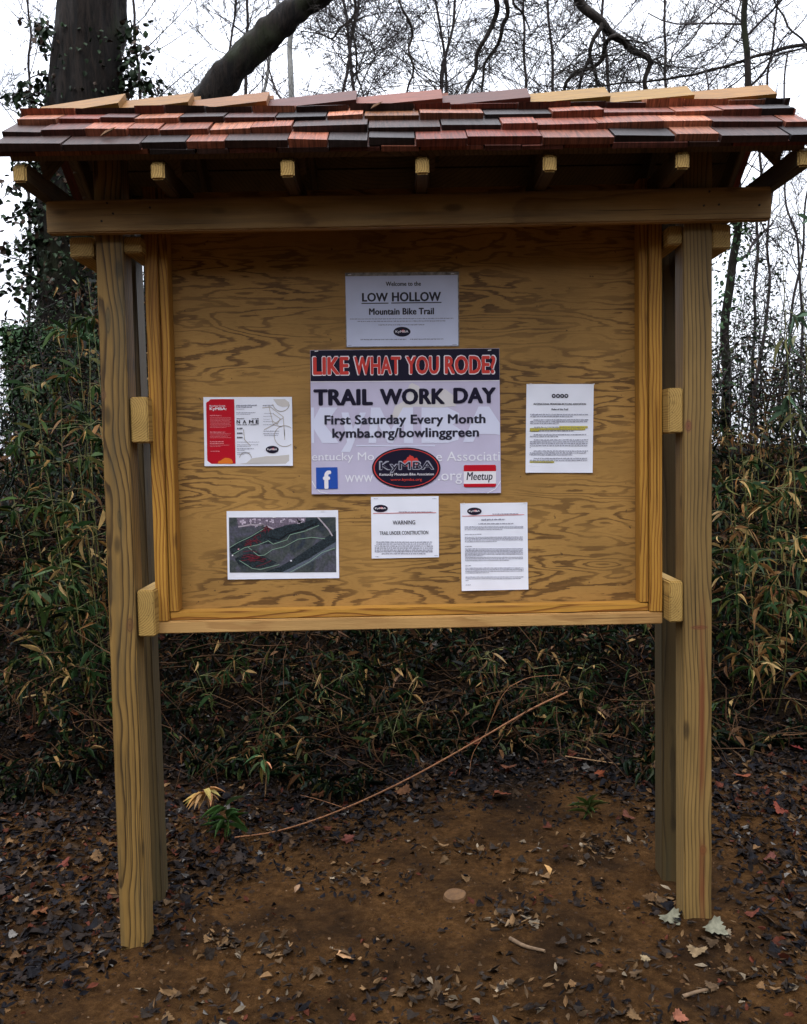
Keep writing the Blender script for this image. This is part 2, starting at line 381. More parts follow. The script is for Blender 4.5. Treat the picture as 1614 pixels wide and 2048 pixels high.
for side in (1, -1):
    Vs, Fs, Cs = [], [], []
    courses = [(-.004, 0, 0)] + [(k * .0945, k + 1, k) for k in range(4)] + ([(4 * .0945, 5, 4)] if side < 0 else [])
    for s0, ci, _ in courses:
        x = XC - HW + random.uniform(-.01, .01) + (0 if ci < 2 else .012 * (ci - 1) * 0)
        while x < XC + HW - .01:
            w = random.choice([.095, .115, .13, .15, .165, .2]) * random.uniform(.92, 1.08)
            if x + w > XC + HW - .05: w = XC + HW - x + random.uniform(-.012, .012)
            x1 = x + w - random.uniform(.002, .006)
            th = random.uniform(.017, .024); jit = random.uniform(-.006, .006); ln = min(.30, s_r - s0 - .002)
            if ci == 0: th = .013; jit = random.uniform(.0, .010)
            base = .0005 if ci < 2 else .0
            if ci == 1: base = .0135
            n0 = base if ci <= 1 else .0145 + .0028 * ci
            col = np.array(random.choice(pool)) * random.uniform(.36, .70)
            lift = random.uniform(0, .003); P = []
            tilt = random.uniform(-.002, .002)
            for nn, tt in ((0, 0), (1, 0)):
                pass
            def pp(xx, s, n): yy, zz = slope_pt(s, n, side); return (xx, yy, zz)
            sa = s0 + jit; sb = s0 + ln; tn = .004
            nb = .0005 if ci == 0 else (.001 if ci == 1 else 0)
            P = [pp(x, sa, n0 + lift), pp(x1, sa + tilt, n0 + lift), pp(x1, sb, .001), pp(x, sb, .001),
                 pp(x, sa + random.uniform(-.002, .002), n0 + th + lift + random.uniform(-.003, .002)), pp(x1, sa + tilt, n0 + th + lift + random.uniform(-.003, .002)), pp(x1, sb, .001 + tn), pp(x, sb, .001 + tn)]
            box8(P, col, Vs, Fs, Cs); x += w
    Vs = [(p[0], p[1], p[2] + TILT * p[0]) for p in Vs]
    mesh_np('shingles', Vs, np.array(Fs), M_shing, K, np.array(Cs))
    # boards below the shingles
    Vs, Fs, Cs = [], [], []
    nb_ = 4
    for k in range(nb_):
        a0 = .02 + k * (s_r - .03) / nb_; a1 = a0 + (s_r - .03) / nb_ - .006
        P = []
        for n in (-.019, -.001):
            for xx, s in ((XC - HW + .03, a0), (XC + HW - .03, a0), (XC + HW - .03, a1), (XC - HW + .03, a1)):
                yy, zz = slope_pt(s, n, side); P.append((xx, yy, zz))
        box8(P, (.1, .1, .1), Vs, Fs, Cs)
    Vs = [(p[0], p[1], p[2] + TILT * p[0]) for p in Vs]
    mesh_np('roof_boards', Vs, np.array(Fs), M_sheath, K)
# ridge caps
capx = [(70, 243, .36, .14, .026), (150, 381, .33, .13, .026), (300, 536, .30, .10, .028), (450, 713, .13, .045, .03), (585, 884, .26, .085, .045), (750, 1058, .12, .045, .03), (900, 1216, .38, .18, .035), (1070, 1382, .38, .18, .035), (1230, 1545, .35, .15, .03)]
for i, (a, b_, cr_, cg, cb) in enumerate(capx):
    for side in (1, -1):
        x1 = at(b_, 200, .06).x; x0 = at(a, 205, .06).x
        if side < 0: x1 += random.uniform(-.05, .03)
        if side > 0: d = at(b_, (190, 192, 192, 196, 190, 186, 185, 182, 185)[i], .03).z
        zt1 = RZ + .038; zt0 = RZ + .012
        Vs, Fs, Cs = [], [], []
        wd = .098
        def q(x, dn, s, z):
            y = RY - s * CL - dn * SL; zz = z - s * SL + dn * CL
            return (x, y if side > 0 else 2 * RY - y, zz)
        P = [q(x0, 0, .0, zt0 - .012), q(x1, 0, .0, zt1 - .018), q(x1, 0, wd, zt1 - .018), q(x0, 0, wd, zt0 - .012),
             q(x0, .004, .0, zt0 - .012), q(x1, .020, .0, zt1 - .018), q(x1, .020, wd, zt1 - .018), q(x0, .004, wd, zt0 - .012)]
        if side < 0: P = [(p[0], p[1], p[2] + (-.002)) for p in P]
        P = [(p[0], p[1], p[2] - .008 + TILT * p[0]) for p in P]
        box8(P, (cr_ * random.uniform(.50, .6), cg * (.62 if cg > .09 else .45), cb * .40), Vs, Fs, Cs)
        mesh_np('ridge_cap', Vs, np.array(Fs), M_cap, K, np.array(Cs))
# joists and rafters
jy0, jy1 = -.222, 2 * RY + .222
jx = []
for px, py in ((38, 343), (315, 350), (575, 347), (845, 350), (1100, 341), (1366, 331), (1610, 310)):
    jx.append(at(px, py, jy0).x)
def prism(name, x0, x1, poly, mat, parent=K, bev=.003):
    bm = bmesh.new()
    a = [bm.verts.new((x0, y, z)) for y, z in poly]; b_ = [bm.verts.new((x1, y, z)) for y, z in poly]
    n = len(poly); bm.faces.new(a); bm.faces.new(b_[::-1])
    for i in range(n): bm.faces.new((a[i], b_[i], b_[(i + 1) % n], a[(i + 1) % n]))
    bmesh.ops.recalc_face_normals(bm, faces=bm.faces)
    if bev: bmesh.ops.bevel(bm, geom=bm.edges[:], offset=bev, segments=3, affect='EDGES')
    # grain along y: rotate mesh into a local frame whose z is world y
    m = Matrix(((1, 0, 0), (0, 0, 1), (0, -1, 0))).to_4x4(); m.translation = ((x0 + x1) / 2, poly[0][0], poly[0][1])
    bm.transform(m.inverted())
    me = bpy.data.meshes.new(name); bm.to_mesh(me); bm.free()
    return link(name, me, mat, parent, m)
und = lambda y: slope_pt((y - E0.y) / CL, -.030, 1)[1]
for X in jx:
    ztop = JZ + .060
    # where the underside of the boards meets the top of the joist
    yk = E0.y + (ztop - und(E0.y)) / SL * CL
    ye = und(jy0)
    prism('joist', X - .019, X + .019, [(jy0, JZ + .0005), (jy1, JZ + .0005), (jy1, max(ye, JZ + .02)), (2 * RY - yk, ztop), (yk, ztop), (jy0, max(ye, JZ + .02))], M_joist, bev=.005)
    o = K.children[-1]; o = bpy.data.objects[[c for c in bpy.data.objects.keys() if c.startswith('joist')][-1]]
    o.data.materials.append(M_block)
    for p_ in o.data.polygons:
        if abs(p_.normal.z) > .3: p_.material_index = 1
for X in jx:
    for side in (1, -1):
        a = [slope_pt(.10, -.095, side), slope_pt(s_r - .005, -.095, side), slope_pt(s_r - .005, -.021, side), slope_pt(.10, -.021, side)]
        p0 = Vector((X + .03, (a[0][0] + a[3][0]) / 2, (a[0][1] + a[3][1]) / 2)); p1 = Vector((X + .03, (a[1][0] + a[2][0]) / 2, (a[1][1] + a[2][1]) / 2))
        if X > .9: p0.x -= .06; p1.x -= .06
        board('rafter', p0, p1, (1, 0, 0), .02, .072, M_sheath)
# nail heads and bolts on the beam
for px, py in ((214, 406), (226, 427), (203, 442), (1419, 383), (1408, 411), (1438, 409), (300, 415), (1519, 410)):
    p = at(px, py, -.040)
    bm = bmesh.new(); bmesh.ops.create_cone(bm, cap_ends=True, segments=10, radius1=.0035, radius2=.003, depth=.003)
    me = bpy.data.meshes.new('nail'); bm.to_mesh(me); bm.free()
    mm = Matrix.Rotation(R(90), 4, 'X'); mm.translation = p
    if 'M_nail' not in globals(): M_nail = mat_flat('rusty_nail', (.03, .02, .015), .6)
    link('nail', me, M_nail, K, mm)
# ------------------------------------------------------------------ notices on the board
PS = (YP - CAM.y) / F / fwd.y * 1.0                     # metres per photo pixel at the plywood, nearly
def text_pts(s, bold=0., spacing=1.):
    """glyph outlines; weight comes from overprinting shifted copies"""
    cu = bpy.data.curves.new('t', 'FONT'); cu.body = s; cu.size = 1; cu.space_character = spacing + bold * .9
    cu.resolution_u = 3
    o = bpy.data.objects.new('t', cu); C.objects.link(o)
    dg = bpy.context.evaluated_depsgraph_get(); me = bpy.data.meshes.new_from_object(o.evaluated_get(dg))
    V = np.array([v.co[:] for v in me.vertices]); Fc = [list(p.vertices) for p in me.polygons]
    bpy.data.objects.remove(o); bpy.data.curves.remove(cu); bpy.data.meshes.remove(me)
    if bold > 0:
        VV, FF = [], []
        sh = [(-1, 0), (1, 0), (-.5, .5), (.5, .5), (-.5, -.5), (.5, -.5), (0, 0)] if bold > .03 else [(-1, 0), (1, 0)]
        for k, (a, b_) in enumerate(sh):
            W = V.copy(); W[:, 0] += a * bold; W[:, 1] += b_ * bold; W[:, 2] = k * .00003
            FF += [[i + len(VV) * len(V) for i in f] for f in Fc]; VV.append(W)
        return np.concatenate(VV), FF
    return V, Fc
class Sheet:
    def __init__(s, name, label, cat, tl, tr, bl, br, mat, lift=.003, thick=.0008, curl=0.):
        y = YP - lift
        P = [at(*q, y) for q in (tl, tr, br, bl)]
        c = sum(P, Vector()) / 4; xa = ((P[1] - P[0]) + (P[2] - P[3])).normalized(); xa.y = 0; xa.normalize()
        za = Vector((0, -1, 0)); ya = za.cross(xa)
        m = Matrix((xa, ya, za)).transposed().to_4x4(); m.translation = c; s.m = m; s.mi = m.inverted(); s.y = y
        L = [s.mi @ p for p in P]
        V = []; n = 14; hz = lambda u, v: curl * (abs(u - .5) * 2) ** 3 * (abs(v - .5) * 2) ** 3
        for th in (0, -thick):
            for j in range(n + 1):
                for i in range(n + 1):
                    u, v = i / n, j / n
                    p = (L[0] * (1 - u) + L[1] * u) * (1 - v) + (L[3] * (1 - u) + L[2] * u) * v
                    V.append((p.x, p.y, th + hz(u, v)))
        k = (n + 1) ** 2; I = np.arange(k).reshape(n + 1, n + 1)
        q = np.stack([I[:-1, :-1], I[1:, :-1], I[1:, 1:], I[:-1, 1:]], -1).reshape(-1, 4)
        ed = []
        for a in (I[0, :], I[:, -1], I[-1, ::-1], I[::-1, 0]):
            for i in range(n): ed.append((a[i], a[i + 1], a[i + 1] + k, a[i] + k))
        s.o = mesh_np(name, np.array(V), np.concatenate([q, q[:, ::-1] + k, np.array(ed)]), mat, None, None, mw=m)
        tag(s.o, label, cat); s.L = L; s.lay = 0; s.curl = curl
    def uv(s, px, py): p = s.mi @ at(px, py, s.y); return p.x, p.y
    def _emit(s, name, V, F_, mat, lay, parent=None):
        V = np.array(V, float); z = .0004 * lay + .0003 + s.curl * .15
        bm = bmesh.new(); vs = [bm.verts.new((a[0], a[1], z + (a[2] if len(a) > 2 else 0))) for a in V]
        for f in F_:
            try: bm.faces.new([vs[i] for i in f])
            except ValueError: pass
        for f in bm.faces:
            f.normal_update()
            if f.normal.z < 0: f.normal_flip()
        me = bpy.data.meshes.new(name); bm.to_mesh(me); bm.free()
        return link(name, me, mat, parent or s.o)
    def text(s, name, items, mat, lay=2, parent=None):
        """items: (string, x0, x1, y0, y1, bold) boxes in photo pixels"""
        AV, AF = [], []
        for it in items:
            st, x0, x1, y0, y1, bold = it[:6]
            V, Fc = text_pts(st, bold)
            mn, mx = V.min(0), V.max(0)
            a = s.uv(x0, (y0 + y1) / 2); b_ = s.uv(x1, (y0 + y1) / 2); c = s.uv((x0 + x1) / 2, y0); d = s.uv((x0 + x1) / 2, y1)
            u = (V[:, 0] - mn[0]) / (mx[0] - mn[0]); v = (V[:, 1] - mn[1]) / (mx[1] - mn[1])
            sk = it[6] if len(it) > 6 else 0.
            X = a[0] + (b_[0] - a[0]) * u + sk * (v - .5) * (c[1] - d[1]); Y = d[1] + (c[1] - d[1]) * v
            base = len(AV); AV.extend(zip(X, Y, V[:, 2])); AF.extend([[base + i for i in f] for f in Fc])
        return s._emit(name, AV, AF, mat, lay, parent)
    def polys(s, name, polys, mat, lay=1, parent=None):
        AV, AF = [], []
        for p in polys:
            base = len(AV); AV.extend(s.uv(*q) for q in p); AF.append(list(range(base, base + len(p))))
        return s._emit(name, AV, AF, mat, lay, parent)
    def ell(s, name, cx, cy, rx, ry, mat, lay, parent=None, r0=0):
        n = 48; pts = [(cx + rx * math.cos(t * 2 * math.pi / n), cy + ry * math.sin(t * 2 * math.pi / n)) for t in range(n)]
        if not r0: return s.polys(name, [pts], mat, lay, parent)
        q = [(cx + rx * r0 * math.cos(t * 2 * math.pi / n), cy + ry * r0 * math.sin(t * 2 * math.pi / n)) for t in range(n)]
        return s.polys(name, [[pts[i], pts[(i + 1) % n], q[(i + 1) % n], q[i]] for i in range(n)], mat, lay, parent)
    def lines(s, name, segs, w, mat, lay, parent=None):
        """open strokes: lists of px points, w px wide"""
        P = []
        for sg in segs:
            for (xa, ya), (xb, yb) in zip(sg, sg[1:]):
                L = math.hypot(xb - xa, yb - ya) or 1; nx_, ny_ = -(yb - ya) / L * w / 2, (xb - xa) / L * w / 2
                ex, ey = (xb - xa) / L * w * .25, (yb - ya) / L * w * .25
                P.append([(xa - ex + nx_, ya - ey + ny_), (xb + ex + nx_, yb + ey + ny_), (xb + ex - nx_, yb + ey - ny_), (xa - ex - nx_, ya - ey - ny_)])
        return s.polys(name, P, mat, lay, parent)
    def micro(s, name, rows, mat, lay=2, h=1.5, parent=None, seed=1):
        """print too small to read in the photo: rows (x0,x1,y) of letter-sized strokes in words"""
        rd = random.Random(seed); P = []
        for row in rows:
            x0, x1, y = row[:3]; hh = row[3] if len(row) > 3 else h; x = x0; dy = (row[4] if len(row) > 4 else 0)
            while x < x1:
                for k in range(rd.randint(2, 8)):
                    w = hh * rd.uniform(.28, .5)
                    if x + w > x1: break
                    t = (x - x0) / max(1, x1 - x0) * dy
                    a = rd.choice([.5, .5, .5, .8]); b_ = rd.choice([.5, .5, .5, .8])
                    P.append([(x, y + t - hh * a), (x + w, y + t - hh * a), (x + w, y + t + hh * b_), (x, y + t + hh * b_)]); x += w + hh * .17
                x += hh * .55
        return s.polys(name, P, mat, lay, parent)

def mat_paper(name, col, rough=.22, spec=.35, var=.05):
    m, nt, b = newmat(name, rough, spec)
    tc = N(nt, 'ShaderNodeTexCoord').outputs['Object']
    n = noisef(nt, tc, 9, 3, .5)
    nt.links.new(mixc(nt, 1., col, ramp(nt, n, [(.3, 1 - var), (.7, 1 + var)]), 'MULTIPLY'), b.inputs['Base Color'])
    n2 = noisef(nt, tc, 14, 2, .5); bump(nt, b, n2, .25, .004)
    return m
M_paper = mat_paper('laminated_paper', (.84, .87, .98))
M_paper2 = mat_paper('laminated_paper_grey', (.64, .69, .88))
M_lav = mat_paper('lavender_board', (.55, .52, .69), .3)
M_edge = mat_flat('poster_edge', (.75, .74, .78))
M_navy = mat_flat('navy_ink', (.012, .010, .028), .35)
M_ink = mat_flat('black_ink', (.022, .022, .04), .4)
M_grey = mat_flat('grey_ink', (.16, .165, .24), .5)
M_lgrey = mat_flat('light_grey_ink', (.33, .34, .42), .5)
M_red = mat_flat('red_ink', (.62, .055, .045), .35)
M_crim = mat_flat('crimson_ink', (.50, .008, .022), .35)
M_white = mat_flat('white_ink', (.82, .80, .86), .35)
M_wm = mat_flat('watermark_ink', (.69, .72, .90), .3)
M_wm2 = mat_flat('cream_watermark_ink', (.66, .64, .66), .3)
M_wm3 = mat_flat('pale_watermark_ink', (.82, .83, .92), .3)
M_blue = mat_flat('blue_ink', (.022, .085, .42), .35)
M_yel = mat_flat('highlighter', (.66, .58, .02), .5)
M_tan = mat_flat('tan_ink', (.50, .46, .42), .5)
M_orange = mat_flat('orange_ink', (.78, .20, .02), .5)
M_film = mat_flat('clear_laminate', (.30, .28, .26), .1, .6, .5, 60)
M_silver = mat_flat('staple_metal', (.75, .75, .78), .25, .6)

def staples(S, pts):
    for i, (px, py) in enumerate(pts):
        S.lines('staple', [[(px - 3, py + .4), (px + 3, py - .4)]], 1.8, M_silver, 5)

KY = [(0, .62), (.08, .45), (.2, .42), (.28, .2), (.38, .16), (.42, 0), (.52, .1), (.62, .12), (.7, .3), (.86, .24), (.96, .5), (.9, .72), (1, .95), (.6, 1), (.25, .98), (.1, .92)]
def badge(S, cx, cy, rx, ry, lay, detail=True):
    o = S.ell('club_badge', cx, cy, rx, ry, M_navy, lay)
    if detail:
        S.ell('badge_ring', cx, cy, rx * .955, ry * .93, M_red, lay + 1, o, .965)
        S.polys('badge_emblem', [[(805.5 + 33 * a, 909.5 + 24 * b_) for a, b_ in KY]], M_red, lay + 2, o)
        S.text('badge_lettering_outline', [('KyMBA', 758, 868.5, 921.5, 945.5, .05)], M_lgrey, lay + 3, o)
        S.text('badge_lettering', [('KyMBA', 761, 866, 924, 943, .0)], M_navy, lay + 4, o)
        S.text('badge_caption', [('Kentucky Mountain Bike Association', 759, 867.5, 945.8, 952.5, .012)], M_white, lay + 3, o)
        S.text('badge_web_address', [('www.kymba.org', 781, 844, 956.3, 963.2, .01)], M_red, lay + 3, o)
    else:
        S.polys('badge_emblem', [[(cx - rx * .12 + rx * .5 * a, cy - ry * .5 + ry * .6 * b_) for a, b_ in KY]], M_red, lay + 1, o)
        S.text('badge_lettering', [('KyMBA', cx - rx * .76, cx + rx * .76, cy - ry * .28, cy + ry * .34, .02)], M_white, lay + 2, o)
    return o

# the large poster
S = Sheet('poster', 'large poster headed LIKE WHAT YOU RODE in red letters on a black band', 'poster', (620.3, 700.4), (998.6, 696.5), (623.4, 988.5), (1002, 986), M_lav, .0065, .004)
S.polys('header_band', [[(620.8, 701), (998.2, 697), (999, 760), (621.4, 762.5)]], M_navy, 1)
S.polys('band_edge', [[(621.4, 763), (999, 760.4), (999, 762), (621.4, 764.6)]], M_white, 1)
S.text('headline_outline', [('LIKE', 624, 699.5, 712, 751.5, .075), ('WHAT', 706, 803, 711.3, 751, .07), ('YOU', 809.5, 880, 710.5, 750, .07), ('RODE?', 887.5, 993, 709.5, 749.5, .07)], M_white, 2)
S.text('headline', [('LIKE', 626, 697.5, 714, 749.5, .05), ('WHAT', 708.3, 801, 713.3, 749, .045), ('YOU', 812, 878, 712.5, 748, .045), ('RODE?', 889.5, 991, 711.5, 747.5, .045)], M_red, 3)
# faint club watermark behind the print
S.polys('watermark', [[(640, 815), (675, 815), (650, 850), (678, 886), (644, 886), (628, 858), (628, 886), (623, 886), (622, 815), (628, 815), (628, 838)],
    [(683, 825), (697, 825), (706, 858), (720, 825), (732, 825), (700, 904), (682, 904), (694, 884)],
    [(742, 815), (760, 815), (782, 860), (806, 815), (826, 815), (826, 886), (808, 886), (808, 848), (786, 886), (776, 886), (756, 848), (752, 886), (737, 886)],
    [(843, 815), (895, 815), (918, 826), (916, 842), (905, 849), (922, 860), (916, 880), (895, 886), (843, 886)],
    [(957, 813), (978, 813), (999.5, 846), (999.5, 870), (990, 868), (954, 868), (946, 884), (926, 884)],
    [(712, 890), (870, 890), (870, 892.5), (712, 892.5)]], M_wm, 1)
S.polys('watermark_state', [[(783, 835), (790, 812), (812, 800), (818, 770), (824, 766), (838, 772), (846, 790), (870, 786), (890, 778), (906, 790), (912, 812), (880, 815), (826, 813), (800, 835)]], M_wm2, .4)
S.text('watermark_lettering', [('entucky Mo', 624, 748, 905, 926, 0), ('e Associati', 872, 999.5, 903, 922, 0), ('www', 690, 746, 950, 964.5, 0), ('.org', 876, 924, 947, 968, 0)], M_wm3, 2)
S.text('title', [('TRAIL', 627, 746, 778, 810.5, .055), ('WORK', 759.5, 890, 776.8, 809, .055), ('DAY', 906.5, 992, 775, 806.5, .055)], M_navy, 3)
S.text('date_line', [('First Saturday Every Month', 649, 971, 829, 853.5, .035), ('kymba.org/bowlinggreen', 664.5, 958, 855.5, 880.5, .035)], M_ink, 3)
badge(S, 812.5, 936, 68.5, 41, 4)
ic = S.polys('social_media_icon', [[(632, 935), (675, 934.3), (676, 977.4), (632.6, 978)]], M_blue, 3)
S.text('icon_letter', [('f', 646, 662.5, 941, 978, .05)], M_white, 4, ic)
bd = S.polys('name_tag_badge', [[(929, 930), (990, 929.5), (992, 932), (992, 971), (990, 973.5), (930, 974), (927.5, 972), (927.3, 932)]], M_white, 3)
S.polys('badge_stripe', [[(929, 930), (990, 929.5), (992, 932), (992, 942), (927.4, 942.6), (927.3, 932)], [(927.4, 967.5), (992, 967), (992, 971), (990, 973.5), (930, 974), (927.5, 972)]], M_crim, 4, bd)
S.text('badge_name', [('Meetup', 933.5, 985, 944, 965, .02, .12)], M_ink, 4, bd)
S.lines('poster_corner_arc', [[(624, 962), (630, 973), (640, 984), (655, 987)], [(1001, 962), (996, 970), (990, 978), (975, 986)]], 1.5, M_wm3, 2)
staples(S, [(633, 702.5), (979, 700.5)])

# welcome sheet
S = Sheet('laminated_notice', 'laminated grey-white sheet welcoming riders to LOW HOLLOW, topmost notice', 'notice', (690, 545.5), (918, 543.5), (692, 694.8), (918.5, 692.8), M_film, .003)
S.polys('paper', [[(690.6, 552.6), (915.4, 550), (916.7, 691), (694, 693.3)]], M_paper2, 1)
S.text('heading', [('Welcome to the', 771.4, 841.9, 563.2, 572, .035), ('LOW', 724, 776, 585.7, 603.4, .04), ('HOLLOW', 783.8, 882, 584, 602.9, .04), ('Mountain Bike Trail', 738, 868, 616.2, 629.5, .045)], M_ink, 2)
S.lines('underline', [[(723.5, 607), (776.5, 606.4)], [(783, 606.2), (882.5, 605)]], 1.9, M_ink, 2)
S.micro('fine_print', [(700, 907, 638.3, 1.5, -1.6), (715, 891, 643, 1.5, -1.2), (757, 849, 650, 1.5, -.5), (721, 813, 679.5, 1.5, -.8), (820, 887, 678.6, 1.5, -.5)], M_grey, 2, seed=3)
badge(S, 804, 663.6, 17, 9.8, 2, False)
S.lines('corner_mark', [[(696, 690.8), (703, 690.6)], [(905, 689.6), (913, 689.3)]], .8, M_grey, 2)
staples(S, [(699, 549.5), (905, 547.5)])

# membership brochure
def Z4(x, y): return 390 + x / 5.044, 780 + y / 5.044
S = Sheet('brochure_sheet', 'red and white membership sheet with NAME lettering and faint bicycle drawing', 'notice', Z4(85, 72), Z4(978, 70), Z4(97, 768), Z4(988, 765), M_paper, .003, curl=.002)
rp = S.polys('red_column', [[Z4(112, 93), Z4(396, 92), Z4(410, 743), Z4(125, 745)]], M_crim, 1)
S.polys('autumn_shrubs', [[Z4(228, 744), Z4(240, 715), Z4(262, 712), Z4(275, 700), Z4(300, 685), Z4(340, 686), Z4(370, 700), Z4(384, 725), Z4(380, 744)]], M_orange, 2, rp)
def T4(s_, x0, x1, y0, y1, b_=.02): a = Z4(x0, y0); c = Z4(x1, y1); return (s_, a[0], c[0], a[1], c[1], b_)
S.text('column_heading', [T4('Bowling Green', 148, 305, 152, 172), T4('KyMBA:', 148, 320, 175, 212, .04)], M_white, 2, rp)
S.micro('column_text', [(*Z4(150, 258)[:1], Z4(270, 0)[0], Z4(0, 258)[1], 1.8)] + [(Z4(152, 0)[0], Z4(e, 0)[0], Z4(0, y)[1], .7) for y, e in ((280, 360), (294, 365), (308, 350), (322, 366), (336, 350), (350, 362), (364, 368), (378, 320), (440, 360), (454, 350), (468, 330), (482, 366), (556, 350), (568, 260))] + [(Z4(152, 0)[0], Z4(305, 0)[0], Z4(0, 425)[1], 1.7), (Z4(152, 0)[0], Z4(290, 0)[0], Z4(0, 521)[1], 1.5), (Z4(152, 0)[0], Z4(292, 0)[0], Z4(0, 539)[1], 1.5), (Z4(158, 0)[0], Z4(250, 0)[0], Z4(0, 618)[1], 1.3)], mat_flat('pink_print', (.75, .35, .38)), 2, parent=rp, seed=5)
S.polys('tan_ground', [[Z4(445, 744), Z4(520, 735), Z4(572, 690), Z4(720, 668), Z4(840, 664), Z4(950, 652), Z4(950, 744)], [Z4(790, 92), Z4(950, 92), Z4(950, 170), Z4(930, 165), Z4(880, 170), Z4(830, 150)]], mat_flat('pale_tan_ink', (.60, .575, .56)), 1)
def arc(cx, cy, r, a0, a1, n=20): return [Z4(cx + r * math.cos(a0 + (a1 - a0) * i / n), cy + r * math.sin(a0 + (a1 - a0) * i / n)) for i in range(n + 1)]
S.lines('bicycle_drawing', [arc(905, 465, 105, .9, 5.4), arc(870, 130, 85, .2, 3.0), [Z4(680, 180), Z4(760, 170), Z4(890, 270), Z4(905, 465)], [Z4(745, 165), Z4(790, 350), Z4(890, 280)], [Z4(790, 350), Z4(700, 400)], [Z4(790, 350), Z4(870, 370)], [Z4(790, 240), Z4(860, 290), Z4(830, 345), Z4(780, 310)], [Z4(900, 400), Z4(905, 500)], [Z4(490, 400), Z4(500, 500), Z4(560, 560)], arc(510, 690, 60, 3.3, 6.2)], 1.3, M_tan, 1)
S.text('name_lettering', [T4('N', 420, 455, 303, 338, .04), T4('A', 482, 518, 303, 338, .04), T4('M', 545, 590, 303, 338, .04), T4('E', 613, 645, 303, 338, .04), T4('WANT', 420, 500, 284, 296, .03), T4('YOUR', 570, 645, 284, 296, .03), T4('ON OUR T-SHIRT?', 420, 642, 343, 355, .03), T4('$100', 425, 480, 380, 398, .05), T4('$200', 425, 480, 428, 446, .05), T4('$250', 425, 480, 470, 488, .05)], M_ink, 2)
S.micro('body_text', [(Z4(a, 0)[0], Z4(b_, 0)[0], Z4(0, y)[1], h) for a, b_, y, h in ((418, 628, 155, 1.7), (418, 575, 172, 1.5), (418, 500, 192, .8), (418, 610, 228, 1.), (418, 560, 244, .8), (685, 790, 155, 1.5), (700, 800, 235, .9), (690, 780, 265, .8), (690, 760, 295, .8), (690, 775, 318, .9), (690, 800, 350, .9), (690, 850, 415, 1.2), (690, 845, 440, 1.2), (700, 840, 458, .9), (425, 650, 525, .8), (425, 640, 552, .9), (425, 560, 568, .8), (425, 596, 592, 1.4), (425, 500, 608, .9), (425, 556, 632, 1.2), (425, 500, 650, .8))], M_grey, 2, seed=6)
badge(S, *Z4(780, 600), 65 / 5.044, 37 / 5.044, 2, False)

# trail map
S = Sheet('map_sheet', 'laminated aerial trail map, dark photo with white margins at lower left of board', 'map', Z4(318, 1222), Z4(1443, 1212), Z4(330, 1912), Z4(1455, 1898), M_paper, .003)
def mat_aerial():
    m, nt, b = newmat('aerial_photo', .3, .4)
    tc = N(nt, 'ShaderNodeTexCoord').outputs['Object']
    n = noisef(nt, mapping(nt, tc, (1, 1, 1)), 14, 5, .6, 1.); n2 = noisef(nt, tc, 130, 4, .7)
    c = ramp(nt, n, [(.3, (.022, .032, .060)), (.48, (.060, .072, .070)), (.62, (.095, .095, .135)), (.75, (.045, .065, .042))])
    c = mixc(nt, 1., c, ramp(nt, n2, [(.3, .6), (.7, 1.4)]), 'MULTIPLY')
    nt.links.new(c, b.inputs['Base Color']); return m
im = S.polys('aerial_photo', [[Z4(342, 1286), Z4(1420, 1282), Z4(1426, 1838), Z4(350, 1842)]], mat_aerial(), 1)
M_dk = mat_flat('dark_woods_ink', (.020, .030, .038), .4, .4, .9, 200)
S.polys('map_woods', [[Z4(350, 1600), Z4(440, 1520), Z4(560, 1470), Z4(700, 1380), Z4(850, 1360), Z4(1100, 1330), Z4(1240, 1290), Z4(1300, 1370), Z4(1180, 1380), Z4(950, 1470), Z4(780, 1550), Z4(650, 1560), Z4(480, 1600), Z4(380, 1680)],
    [Z4(400, 1700), Z4(600, 1610), Z4(680, 1670), Z4(740, 1700), Z4(830, 1740), Z4(760, 1780), Z4(620, 1800), Z4(440, 1760)],
    [Z4(1000, 1700), Z4(1250, 1530), Z4(1424, 1420), Z4(1424, 1560), Z4(1270, 1660), Z4(1120, 1760), Z4(870, 1838), Z4(700, 1838), Z4(860, 1780)]], M_dk, 2, im)
bl_, rdm = [], random.Random(4)
for _ in range(46):
    u = rdm.uniform(440, 1100); v = rdm.uniform(1298, 1370 if u < 820 else 1330); a, c = rdm.uniform(8, 30), rdm.uniform(8, 22)
    bl_.append([Z4(u, v), Z4(u + a, v - 4), Z4(u + a + 3, v + c), Z4(u + 3, v + c)])
S.polys('map_buildings', bl_, mat_flat('roof_tops_ink', (.60, .52, .64), .5), 3, im)
S.polys('map_town', [[Z4(420, 1290), Z4(820, 1284), Z4(1120, 1283), Z4(1110, 1335), Z4(930, 1360), Z4(800, 1400), Z4(700, 1365), Z4(440, 1385)]], mat_flat('town_ink', (.16, .13, .18), .5, .4, .6, 260), 2.5, im)
S.polys('map_river', [[Z4(880, 1838), Z4(1150, 1700), Z4(1424, 1530), Z4(1424, 1580), Z4(1200, 1720), Z4(990, 1838)]], mat_flat('river_ink', (.10, .12, .16), .5, .4, .3, 200), 2.5, im)
S.lines('map_road', [[Z4(440, 1380), Z4(560, 1358), Z4(700, 1362), Z4(790, 1400)], [Z4(1240, 1284), Z4(1290, 1340), Z4(1350, 1410), Z4(1385, 1470)]], 2.6, mat_flat('road_ink', (.45, .40, .46), .5), 3, im)
